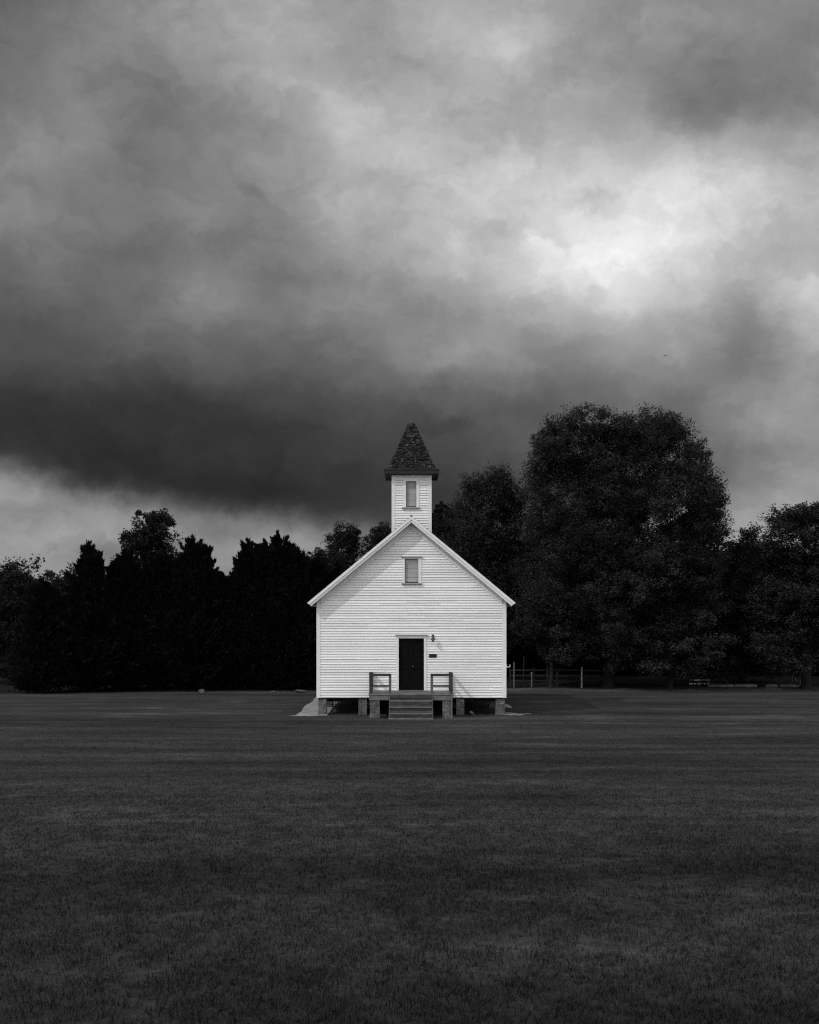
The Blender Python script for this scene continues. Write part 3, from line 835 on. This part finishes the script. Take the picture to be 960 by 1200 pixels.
def railing(xo, xi):
    r = MB()
    a, b = min(xo, xi), max(xo, xi)
    r.box(a - .05, b + .05, PY - .01, PY + .075, 1.60, 1.70, .4, .003)
    top = r.build('railing', M['dark_rail_wood'], porch)
    c = MB(); c.box(a, b, PY + .03, PY + .065, 1.20, 1.26, .45, .003); c.build('mid_rail', M['dark_rail_wood'], top)
    c = MB(); c.box(a, b, PY + .03, PY + .065, dz1 + .03, dz1 + .08, .9, .003); c.build('bottom_rail', M['weathered_deck_wood'], top)
    for x, mt in ((xo, 'dark_rail_wood'), (xi, 'grey_post_wood')):
        c = MB(); c.box(x - .05, x + .05, PY + .0, PY + .09, dz1 + .002 if x == xi else dz1 - .0, 1.598, .6, .002)
        if x == xo: c.box(x - .062, x + .062, PY - .03, PY + .1, 1.702, 1.735, .5)
        c.build('post', M[mt], top)
    # rails running back to the wall
    c = MB(); s = 1 if xo > xi else -1
    c.box(xo - .045, xo + .045, PY + .08, -.06, 1.60, 1.69, .4); c.box(xo - .02, xo + .02, PY + .09, -.06, 1.20, 1.26, .4)
    c.box(xo - .045, xo + .045, -.15, -.06, dz1 + .002, 1.598, .5)
    c.build('side_rail', M['dark_rail_wood'], top)
railing(ppx(434.3), ppx(457.2)); railing(ppx(529.2), ppx(506.2))

# ------------------------------------------------------------------ lamp and plaque by the door
lx, lz = (507.4 - 480) / 30, EYE - (748.5 - 720) / 30
lamp = thing('wall_lamp', 'dark cone shaded lamp on the siding above right of the chapel door', 'lamp', (lx, -.02, lz))
c = MB(); c.tube([(0, 0, .12), (0, -.03, .12)], [.05, .05], 12); c.tube([(0, -.03, .12), (0, -.12, .17), (0, -.19, .16), (0, -.2, .11)], [.011] * 4, 8); c.build('bracket', M['lamp_metal'], lamp)
c = MB(); c.lathe([(.0, .145), (.022, .14), (.028, .09), (.05, .06), (.085, -.03), (.088, -.045), (.082, -.045), (.045, .05), (.0, .08)], 20, (0, -.2, 0)); c.build('lamp_shade', M['lamp_metal'], lamp, True)
c = MB(); c.lathe([(0, .02), (.03, .0), (.05, -.06), (.045, -.105), (.02, -.125), (0, -.13)], 14, (0, -.2, 0)); c.build('bulb', M['lamp_glass'], lamp, True)
px0, px1, pz0, pz1 = (502.9 - 480) / 30, (511.8 - 480) / 30, EYE - (770.6 - 720) / 30, EYE - (766.4 - 720) / 30
pq = thing('wall_plaque', 'small black oblong plaque on the white siding right of the door', 'plaque', ((px0 + px1) / 2, -.024, (pz0 + pz1) / 2))
hw_, hh_ = (px1 - px0) / 2, (pz1 - pz0) / 2
c = MB(); c.box(-hw_, hw_, -.012, .0, -hh_, hh_, .4); c.build('plate', M['black_metal'], pq)
c = MB()
for a in ((-hw_, hw_, -hh_, -hh_ + .012), (-hw_, hw_, hh_ - .012, hh_), (-hw_, -hw_ + .012, -hh_ + .012, hh_ - .012), (hw_ - .012, hw_, -hh_ + .012, hh_ - .012)):
    c.box(a[0], a[1], -.018, -.0125, a[2], a[3], .8)
c.build('rim', M['black_metal'], pq)

# ------------------------------------------------------------------ trees
def leaves(centers, size, up=0.4, aspect=0.55, droop=0.0):
    n = len(centers)
    nrm = RNG.normal(0, 1, (n, 3)); nrm[:, 2] += up * 2
    nrm /= np.linalg.norm(nrm, axis=1)[:, None]
    r = RNG.normal(0, 1, (n, 3)); u = np.cross(nrm, r); u /= np.linalg.norm(u, axis=1)[:, None]
    v = np.cross(nrm, u)
    s = (size * RNG.uniform(.65, 1.35, n))[:, None]
    u = u * s * .5; v = v * s * .5 * aspect
    V = np.stack([centers - u, centers - v * 1.0 + u * .15, centers + u, centers + v + u * .15], 1).reshape(-1, 3)
    k = np.arange(n) * 4
    return V, np.stack([k, k + 1, k + 2, k + 3], 1)

def broad_tree(profile, base_px, D, label, n_lobes, n_leaf, mat, leaf=.17, flat=1.0, depth=.75, trunk_r=.28, sub=26, sig=.34, group='broadleaf trees behind the chapel', lobe_r=(1.0, 1.9), name='broadleaf_tree', fork=.32, spread=.6, extra=(), up=.55, fill=0):
    "profile: (py, xl, xr) rows of the crown outline in photo pixels at distance D"
    base = at(base_px[0], base_px[1], D); base.z = gz(base.x, base.y) - .02
    root = thing(name, label, 'tree', base, group)
    pr = sorted(profile); pys = np.array([p[0] for p in pr], float); xl = np.array([p[1] for p in pr], float); xr = np.array([p[2] for p in pr], float)
    cxm = (xl.min() + xr.max()) / 2; hwm = (xr.max() - xl.min()) / 2
    k = D / FPX
    lobes = []
    tries = 0
    while len(lobes) < n_lobes and tries < 20000:
        tries += 1
        r = random.uniform(*lobe_r); rp_ = r / k * .92
        py = random.uniform(pys[0] + rp_ * .95 * flat, pys[-1] - rp_ * .5 * flat)
        l, rr = np.interp(py, pys, xl) + rp_, np.interp(py, pys, xr) - rp_
        lt, rt = np.interp(py - rp_ * .7 * flat, pys, xl) + rp_ * .6, np.interp(py - rp_ * .7 * flat, pys, xr) - rp_ * .6
        l, rr = max(l, lt), min(rr, rt)
        if rr <= l: continue
        q = random.random(); q = q if random.random() < .72 else (random.random() * .16 if random.random() < .5 else 1 - random.random() * .16)
        px = l + (rr - l) * q
        e = max(0., 1 - ((px - (l + rr) / 2) / ((rr - l) / 2 + rp_)) ** 2)
        dd = random.uniform(-1, 1) * math.sqrt(e) * (rr - l + 2 * rp_) / 2 * k * depth
        c = at(px, py, D); c.y += dd
        if any((c - o).length < (r + o_r) * .3 for o, o_r in lobes): continue
        lobes.append((c - base, r))
    for (px, py, r) in extra: lobes.append((at(px, py, D) - base, r))
    for k_ in range(fill):                                  # the heart of the crown
        px, py = random.gauss(cxm, hwm * .36), random.uniform(pys[0] * .72 + pys[-1] * .28, pys[0] * .3 + pys[-1] * .7)
        c = at(px, py, D); c.y += random.uniform(-1.8, 1.8); lobes.append((c - base, random.uniform(*lobe_r)))
    # limbs
    H = max(l[0].z for l in lobes); tw = MB()
    f = H * fork
    ctr = Vector((sum(l[0].x for l in lobes) / len(lobes), sum(l[0].y for l in lobes) / len(lobes), 0))
    pts = [Vector((0, 0, -.1)), Vector((.03, 0, f * .5)), Vector((ctr.x * .12, ctr.y * .12, f)), Vector((ctr.x * .35, ctr.y * .35, H * .55)), Vector((ctr.x * .6, ctr.y * .6, H * .85))]
    tw.tube([pts[0], Vector((0, 0, .25)), pts[1], pts[2], pts[3], pts[4]], [trunk_r * 1.5, trunk_r * 1.05, trunk_r * .92, trunk_r * .8, trunk_r * .45, trunk_r * .1], 9)
    def on_trunk(z):
        for a, b in zip(pts, pts[1:]):
            if a.z <= z <= b.z: return a.lerp(b, (z - a.z) / (b.z - a.z))
        return pts[-1]
    cent = []; tones = []
    area = sum(r * r for _, r in lobes)
    # each bough grows out of the nearest one already on the tree
    fk = Vector((0, 0, f)); done = [(on_trunk(z_), trunk_r * .8, .0) for z_ in np.linspace(f * .8, H * .8, 7)]
    order = sorted(lobes, key=lambda l: (l[0] - fk).length)
    lobes = order
    for c, r in lobes:
        near = min(done, key=lambda d_: (d_[0] - c).length + .35 * d_[2] + (1.2 if d_[0].z > c.z + .3 else 0))
        s0 = near[0]; ln_ = (c - s0).length
        mid = s0.lerp(c, .5) + Vector((random.uniform(-.16, .16), random.uniform(-.16, .16), random.uniform(-.05, .2))) * ln_
        br = max(.022, min(near[1] * .62, .13))
        tw.tube([s0, mid, c], [br, br * .8, br * .6], 5, cap=False)
        done.append((c, br * .75, near[2] + ln_))
        br = br * .8
        ns = max(6, int(sub * r * r / 2))
        dirs = RNG.normal(0, 1, (ns, 3)); dirs /= np.linalg.norm(dirs, axis=1)[:, None]
        rad = r * RNG.uniform(.35, 1.0, ns) ** .6; rad = np.where((RNG.random(ns) < .10) & (dirs[:, 2] > -.1), r * RNG.uniform(1.05, 1.32, ns), rad)
        P = dirs * rad[:, None]; P[:, 2] *= flat
        for p in P[:: 3]:
            e_ = c + Vector(p); tw.tube([c, c.lerp(e_, .5) + Vector((0, 0, .08)), e_], [br * .28, br * .2, .008], 3, cap=False)
        nl = int(n_leaf * r * r / area)
        ci = RNG.integers(0, ns, nl)
        g_ = RNG.normal(0, 1, (nl, 3)); g_ /= np.linalg.norm(g_, axis=1)[:, None]
        cr_ = sig * 1.75 * RNG.uniform(.55, 1.35, ns)[ci] * RNG.random(nl) ** .45
        L = P[ci] + g_ * cr_[:, None] * np.array([1, 1, .5 + .35 * flat])
        # spiky twig tips at the rim
        lt_ = random.gauss(.5, .13)
        tones.append((lt_ + RNG.normal(0, .17, ns))[ci] + RNG.normal(0, .13, nl))
        cent.append(L + np.array(c))
    tw.build('trunk', M['bark'], root)
    C = np.concatenate(cent)
    V, F = leaves(C, leaf, up)
    tone = np.clip(np.concatenate(tones), 0, 1)
    np_mesh('crown', V, F, tone, M[mat], root)
    return root

def cedar(apex_px, base_y, half_w, D, label, n_leaf=16000, tips=1, group='dark cedars in the row left of the chapel'):
    base = at(apex_px[0], base_y, D); base.z = gz(base.x, base.y) - .02
    H = at(apex_px[0], apex_px[1], D).z - base.z; R = half_w * D / FPX
    root = thing('cedar_tree', label, 'tree', base, group)
    tw = MB(); tw.tube([(0, 0, -.1), (0, 0, H * .4), (.02, 0, H * .97)], [.2, .14, .015], 8)
    ax = [(Vector((0, 0, 0)), H, R)]
    for k in range(tips - 1):
        s = 1 if k % 2 == 0 else -1
        ax.append((Vector((s * R * random.uniform(.2, .34) * (1 + .5 * (k // 2)), random.uniform(-.4, .4), 0)), H * random.uniform(.88, .965), R * .75))
    C = []; U = []; S = []
    nb = 0
    for (o, h, r0) in ax:
        if o.length > .01: tw.tube([(0, 0, h * .35), o + Vector((0, 0, h * .6)), o + Vector((0, 0, h * .97))], [.09, .06, .012], 6)
        m = int(300 / len(ax) ** .5)
        per = int(n_leaf / len(ax) / m)
        for b in range(m):
            q = (b + random.random()) / m; q = q ** .9
            z = h * (.02 + .93 * q)
            prof = min(1.0, 1.25 * (1 - q) ** .84 + .02)
            ln = (r0 * prof * random.choice((random.uniform(.55, .9), random.uniform(.8, 1.12), random.uniform(1.0, 1.5)))) + .18
            if q < .1: ln *= .9
            a = random.uniform(0, 2 * math.pi); up = .30 + .95 * q + random.uniform(-.1, .2)
            d = Vector((math.cos(a), math.sin(a), up)).normalized()
            s0 = o * min(1, z / h * 1.5) + Vector((0, 0, max(.1, z - ln * d.z * .55)))
            if ln > .3: tw.tube([s0, s0 + d * ln * .9], [.025, .006], 3, cap=False)
            t_ = RNG.random(per) ** .62
            sg = .05 + .16 * ln * (1 - t_) ** .8
            P = np.array(s0)[None] + np.outer(t_ * ln, np.array(d)) + RNG.normal(0, 1, (per, 3)) * sg[:, None]
            dd = np.array(d)[None] * 1.1 + RNG.normal(0, .38, (per, 3)); dd[:, 2] += .25
            dd /= np.linalg.norm(dd, axis=1)[:, None]
            C.append(P); U.append(dd)
        for b in range(34):                                 # upswept fingers round the leader
            q = random.uniform(.62, .96); z = h * q; a = random.uniform(0, 2 * math.pi); ln = min(random.uniform(.45, 1.15) * (1.15 - .5 * q), (h - z) * .62 + .12)
            d = Vector((math.cos(a) * .62, math.sin(a) * .62, 1)).normalized()
            s0 = Vector((o.x, o.y, z)) + Vector((math.cos(a), math.sin(a), 0)) * r0 * random.uniform(.3, .95) * (1 - q) ** .84
            t_ = RNG.random(80) ** .8
            C.append(np.array(s0)[None] + np.outer(t_ * ln, np.array(d)) + RNG.normal(0, 1, (80, 3)) * (.02 + .09 * (1 - t_))[:, None])
            dd = np.array(d)[None] * 1.6 + RNG.normal(0, .3, (80, 3)); U.append(dd / np.linalg.norm(dd, axis=1)[:, None])
        # leader sprays: a pointed top
        per2 = 160
        zz = h * (.91 + .10 * RNG.random(per2)); P = np.stack([o.x + RNG.normal(0, .05, per2), o.y + RNG.normal(0, .05, per2), zz], 1)
        C.append(P); dd = RNG.normal(0, .35, (per2, 3)); dd[:, 2] += 1; dd /= np.linalg.norm(dd, axis=1)[:, None]; U.append(dd)
    tw.build('trunk', M['bark'], root)
    C = np.concatenate(C); U = np.concatenate(U); n = len(C)
    r = RNG.normal(0, 1, (n, 3)); s = np.cross(U, r); s /= np.linalg.norm(s, axis=1)[:, None]
    L = RNG.uniform(.14, .34, n)[:, None]; W = RNG.uniform(.03, .075, n)[:, None]
    V = np.stack([C, C + U * L * .45 - s * W, C + U * L, C + U * L * .45 + s * W], 1).reshape(-1, 3)
    k = np.arange(n) * 4; F = np.stack([k, k + 1, k + 2, k + 3], 1)
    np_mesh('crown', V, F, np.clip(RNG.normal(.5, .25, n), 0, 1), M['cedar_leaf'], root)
    return root

# left row, front to back
cedar((49, 683), 811, 42, 56.0, 'shortest cedar, leftmost of the dark conifer row', 17000, 2)
cedar((104, 639), 809.5, 46, 57.5, 'tall cedar with twin spiked top left of the round topped hardwood', 30000, 2)
cedar((146, 647), 809, 46, 58.6, 'blunt cedar filling the row in front of the round topped hardwood', 26000, 3)
cedar((189, 648), 808, 44, 59.2, 'low topped cedar just right of the round topped hardwood', 24000, 3)
cedar((226, 632), 807.5, 44, 58.8, 'cedar with one sharp leader at the middle of the conifer row', 28000, 3)
cedar((258, 674), 807.5, 34, 59.6, 'lowest cedar in the notch between two taller ones', 14000, 2)
cedar((291, 635), 807, 42, 59.5, 'slim cedar left of the widest cedar', 24000, 3)
cedar((326, 627), 807, 50, 59.0, 'widest cedar with several spiked tops left of the chapel eave', 36000, 5)
cedar((372, 658), 806, 38, 60.5, 'cedar half hidden behind the left eave of the chapel', 18000, 3)
G2 = 'hardwoods rising behind the cedar row'
broad_tree([(598,165,190),(606,150,204),(625,140,206),(645,128,206),(670,122,215),(700,120,215)], (172, 806), 66, 'tall round topped hardwood standing above the cedar row', 26, 15000, 'far_leaf', .19, lobe_r=(.6, 1.15), sub=30, sig=.24, group=G2, trunk_r=.22, extra=((160,628,.5),(188,608,.6),(176,606,.6)))
broad_tree([(653,15,45),(662,-20,52),(690,-35,60),(740,-40,66),(800,-30,60)], (15, 808), 64, 'rounded hardwood at the far left edge', 26, 17000, 'far_leaf', .19, lobe_r=(.8, 1.5), sub=24, sig=.28, group=G2)
broad_tree([(659,66,84),(672,55,92),(700,50,96),(760,50,96)], (72, 808), 70, 'small distant hardwood in the dip beside the leftmost cedar', 14, 8000, 'far_leaf', .2, lobe_r=(.7, 1.2), sub=20, sig=.28, group=G2)
broad_tree([(614,396,414),(628,375,428),(650,360,436),(690,352,440),(760,350,440)], (400, 806), 64, 'rounded hardwood peeping above the left roof slope', 60, 46000, 'far_leaf', .14, lobe_r=(.6, 1.05), sub=40, sig=.2, fill=10, group=G2)
broad_tree([(614,440,454),(626,432,462),(660,428,470),(720,425,480)], (448, 805), 68, 'small hardwood top touching the belfry on its left', 26, 18000, 'far_leaf', .14, lobe_r=(.5, .9), sub=36, sig=.2, group=G2)
# right side
G3 = 'broadleaf trees right of the chapel'
broad_tree([(548,566,588),(562,545,612),(590,528,622),(640,515,640),(700,510,640),(770,520,640)], (575, 804), 66, 'dense mid height tree between the belfry and the tallest tree', 120, 90000, 'broad_leaf', .14, lobe_r=(.6, 1.2), sub=44, sig=.21, up=.8, fill=30, group=G3)
broad_tree([(590,508,536),(604,500,552),(640,498,560),(700,498,566),(760,498,566)], (528, 805), 70, 'tree top showing right beside the belfry', 44, 30000, 'far_leaf', .15, lobe_r=(.6, 1.1), sub=36, sig=.22, fill=8, group=G3)
broad_tree([(482,690,752),(491,646,796),(505,622,812),(530,612,828),(560,606,846),(590,608,858),(620,612,853),(660,606,842),(700,604,828),(740,612,818),(772,630,800)], (713, 804), 61, 'tallest tree with broad domed crown and bare lower trunk', 380, 430000, 'broad_leaf', .125, fill=90, flat=.85, lobe_r=(.6, 1.2), sub=30, sig=.25, trunk_r=.34, group=G3, fork=.2, up=.8,
  extra=((770,590,1.0),(750,560,1.1),(782,622,1.0),(735,600,1.1),(800,535,.8),(768,512,.9),(822,562,.8),(700,570,1.1),(660,525,.9),(720,505,.9),(690,512,.9),(733,506,.9),(755,508,.8),(670,512,.8),(640,515,.8),(790,512,.7),(712,540,1.1),(745,530,1.0),(680,545,1.0),(835,590,.8),(800,522,1.0),(812,545,1.0),(828,575,1.0),(780,520,1.0),(745,505,1.0),(705,498,.9),(650,530,1.0),(635,550,1.0),(628,580,1.0),(815,600,1.0),(725,520,1.1),(714,499,.8),(727,495,.8),(700,503,.8),(738,500,.8),(722,505,1.0),(842,603,.55),(775,545,1.0)))
broad_tree([(612,862,878),(624,850,892),(660,842,905),(720,838,910),(790,840,910)], (872, 803), 66, 'small crowned tree in the notch right of the tallest tree', 60, 42000, 'far_leaf', .16, lobe_r=(.6, 1.1), sub=34, sig=.22, group=G3, fill=14)
broad_tree([(590,922,962),(602,896,990),(630,876,1005),(670,868,1015),(730,860,1015),(788,862,1010)], (945, 803), 60, 'spreading tree with layered boughs at the right edge', 170, 130000, 'pale_leaf', .14, fill=45, flat=.5, lobe_r=(.7, 1.4), sub=36, sig=.22, up=1.0, group=G3)
broad_tree([(690,625,668),(705,606,700),(730,596,716),(755,600,715),(775,612,700)], (646, 803), 60, 'low layered tree with pale boughs beside the right wall', 40, 24000, 'pale_leaf', .13, flat=.35, lobe_r=(.6, 1.1), sub=36, sig=.2, up=1.0, trunk_r=.14, group=G3)
broad_tree([(640,740,800),(665,715,840),(700,710,850),(750,712,850),(792,718,845)], (785, 803), 59.5, 'low leafy tree in front of the tallest tree on its right', 60, 42000, 'broad_leaf', .14, flat=.4, lobe_r=(.7, 1.3), sub=36, sig=.21, up=1.0, trunk_r=.16, group=G3)
broad_tree([(690,838,866),(712,815,890),(755,812,892),(797,816,892)], (850, 802), 62, 'low shaded tree above the pale timbers', 44, 28000, 'broad_leaf', .14, flat=.4, lobe_r=(.6, 1.2), sub=34, sig=.21, up=1.0, trunk_r=.14, group=G3)

# the wood behind, one dark mass
def woodland():
    n = 190000
    x = RNG.uniform(-48, 48, n); y = RNG.uniform(31, 42, n) 
    lump = 1.2 * np.sin(x * .61 + .4) + .8 * np.sin(x * 1.37 + y * .3) + .5 * np.sin(x * 2.9 + 1)
    hmax = np.where(x < -3, 7.2, 10.2) + lump
    hmax = np.where(x < -24, 6.4 + lump * .6, hmax); hmax = np.where(x > 20, 8.8 + lump * .6, hmax)
    z = hmax * RNG.random(n) ** 1.15 - .4
    C = np.stack([x, y, z], 1)
    V, F = leaves(C, .42, .3, .7)
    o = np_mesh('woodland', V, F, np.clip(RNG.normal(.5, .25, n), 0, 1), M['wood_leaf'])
    tag(o, 'dark unbroken wood filling the gaps behind the trees', 'woodland', kind='stuff')
woodland()

# ------------------------------------------------------------------ small things under the trees
def rooted(px, py, d):
    p = at(px, py, d); p.z = gz(p.x, p.y); return p
FD = 61.5
c0 = at(598, 800, FD); c1 = at(708, 800, FD)
fence = thing('rail_fence', 'grey wooden rail fence in the shade right of the chapel', 'fence', (c0.x, c0.y, gz(c0.x, c0.y)))
L = c1.x - c0.x
nP = 5
for k in range(nP):
    c = MB(); x = L * k / (nP - 1); c.box(x - .05, x + .05, -.05, .05, -.1, 1.05 + random.uniform(-.03, .05), .5); c.build('post', M['old_fence_wood'], fence)
for z in (.35, .66, .97):
    c = MB()
    for k in range(nP - 1):
        xa, xb = L * k / (nP - 1) + .02, L * (k + 1) / (nP - 1) - .02
        c.box(xa, xb, -.075, -.052, z - .05 + random.uniform(-.02,.02), z + .05, random.random(), .008)
    c.build('rail', M['old_fence_wood'], fence)
def pole(px, y0, y1, d, r, mat, name, label, cat, cap=False):
    p = rooted(px, y1, d); z1 = at(px, y0, d).z - p.z
    c = MB(); c.tube([(0, 0, -.1), (0, 0, z1 * .5), (.01, 0, z1)], [r, r * .97, r * .92], 10, .7)
    if cap: c.lathe([(r * 1.4, z1 - .02), (r * 1.5, z1 + .03), (r * .8, z1 + .08), (0, z1 + .09)], 10, (0, 0, 0), .9)
    o = c.build(name, M[mat], None); o.location = p; tag(o, label, cat)
pole(602.5, 776, 802, 60.3, .05, 'grey_post_wood', 'pole', 'thin pale grey pole nearest the right wall of the chapel', 'pole')
pole(614, 769, 803, 61.0, .035, 'bark', 'pole', 'slender dark pole between the grey pole and the capped post', 'pole')
pole(623.2, 789.5, 803, 60.8, .04, 'pale_timber', 'marker_post', 'short post with a pale cap in front of the rail fence', 'post', True)
pole(642, 775, 803, 62.2, .075, 'old_fence_wood', 'pole', 'stout grey pole rising behind the rail fence', 'pole')
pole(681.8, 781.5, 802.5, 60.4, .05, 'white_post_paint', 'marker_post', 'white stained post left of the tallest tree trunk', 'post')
# low barrier in the dark
p = rooted(820, 803.5, 60)
bar = thing('low_barrier', 'low two railed barrier with painted light dapples in deep shade left of the edging timbers', 'barrier', p)
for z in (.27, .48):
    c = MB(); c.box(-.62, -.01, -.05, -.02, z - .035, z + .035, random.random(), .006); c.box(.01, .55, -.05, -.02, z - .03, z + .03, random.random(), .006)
    c.build('rail', M['painted_dapples'], bar)
for x in (-.56, 0, .5):
    c = MB(); c.box(x - .035, x + .035, -.018, .05, -.1, .54, .4, .004); c.build('post', M['old_fence_wood'], bar)
# pale timbers laid end to end at the edge of the grass
for (a, b, lab) in ((829.5, 860, 'pale edging timber, leftmost of the four at the foot of the right hand trees'), (861, 887, 'brightest edging timber, second from the bench'),
                    (898, 911, 'shortest edging timber, between the brightest one and the one by the concrete block'), (914, 936, 'edging timber touching the squat concrete block')):
    D = 61.2; pa, pb = rooted(a, 803, D), rooted(b, 803, D)
    c = MB(); ln = pb.x - pa.x; c.box(-ln / 2, ln / 2, -.08, .08, -.02, .13, random.uniform(.4, .9), .012); c.box(-ln / 2 + .05, ln / 2 - .1, -.06, .06, .131, .16, random.random(), .01)
    o = c.build('edging_timber', M['pale_timber']); o.location = (pa + pb) / 2; tag(o, lab, 'timber', 'edging timbers along the right hand trees')
p = rooted(830.2, 803, 61.0)
c = MB(); c.box(-.04, .04, -.04, .04, -.05, .30, .6, .006); c.box(-.05, .05, -.05, .05, .302, .32, .8); o = c.build('stake', M['pale_timber']); o.location = p; tag(o, 'short pale stake at the left end of the edging timbers', 'stake')
p = rooted(939.7, 803, 61.2)
c = MB(); c.box(-.18, .18, -.18, .18, -.05, .36, .5, .015); c.hexa([(-.2,-.2,.362),(.2,-.2,.362),(.2,.2,.362),(-.2,.2,.362),(-.15,-.15,.42),(.15,-.15,.42),(.15,.15,.42),(-.15,.15,.42)], .7)
o = c.build('concrete_block', M['concrete']); o.location = p; tag(o, 'squat grey concrete block at the right end of the edging timbers', 'block')
def stone(px, py, d, rx, rz, label, seed):
    p = rooted(px, py, d)
    import bmesh
    bm = bmesh.new(); bmesh.ops.create_icosphere(bm, subdivisions=3, radius=1)
    rs = random.Random(seed); ws = [(Vector((rs.gauss(0,1), rs.gauss(0,1), rs.gauss(0,1))).normalized(), rs.uniform(.5, .95)) for _ in range(9)]
    for v_ in bm.verts:
        for d_, lim in ws:
            e = v_.co.dot(d_)
            if e > lim: v_.co -= d_ * (e - lim)
        v_.co.x *= rx; v_.co.y *= rx * .8; v_.co.z *= rz
    me = bpy.data.meshes.new('stone'); bm.to_mesh(me); bm.free()
    a = me.attributes.new('tone', 'FLOAT', 'FACE'); a.data.foreach_set('value', [rs.uniform(.4, .6) for _ in me.polygons])
    me.materials.append(M['pale_stone'])
    o = bpy.data.objects.new('stone', me); COL.objects.link(o); o.location = (p.x, p.y, p.z + rz * .6); tag(o, label, 'stone')
stone(236.5, 801, 55.8, .19, .15, 'pale rounded stone at the foot of the sharp leader cedar', 3)
stone(321, 802.8, 56.5, .2, .07, 'low flat stone under the widest cedar', 5)
stone(353, 802.5, 56.5, .34, .12, 'broad low stone nearest the left wall of the chapel', 8)
stone(552.5, 834.5, 40.25, .11, .09, 'small grey stone in the dark gap under the right of the chapel', 12)
stone(394, 831, 41.1, .12, .12, 'lumpy pale stone in the dark gap under the left of the chapel', 15)

# small bird far off in the cloud
p = at(780, 417, 150)
bird = thing('bird', 'tiny dark bird gliding high against the grey cloud', 'bird', p)
c = MB(); c.tube([(0, -.18, 0), (0, -.1, .01), (0, 0, .015), (0, .12, .01), (0, .22, 0)], [.008, .035, .05, .03, .01], 8)
c.face([(-.03, .2, 0), (.03, .2, 0), (.07, .33, 0), (-.07, .33, 0)])
for s in (-1, 1):
    c.hexa([(0, -.06, .01), (s * .18, -.09, .07), (s * .18, .07, .07), (0, .07, .01), (0, -.06, .03), (s * .18, -.09, .08), (s * .18, .07, .08), (0, .07, .03)])
    c.hexa([(s * .18, -.09, .07), (s * .4, .04, .03), (s * .38, .07, .03), (s * .18, .07, .07), (s * .18, -.09, .08), (s * .4, .04, .035), (s * .38, .07, .035), (s * .18, .07, .08)])
c.build('body', M['feather'], bird)
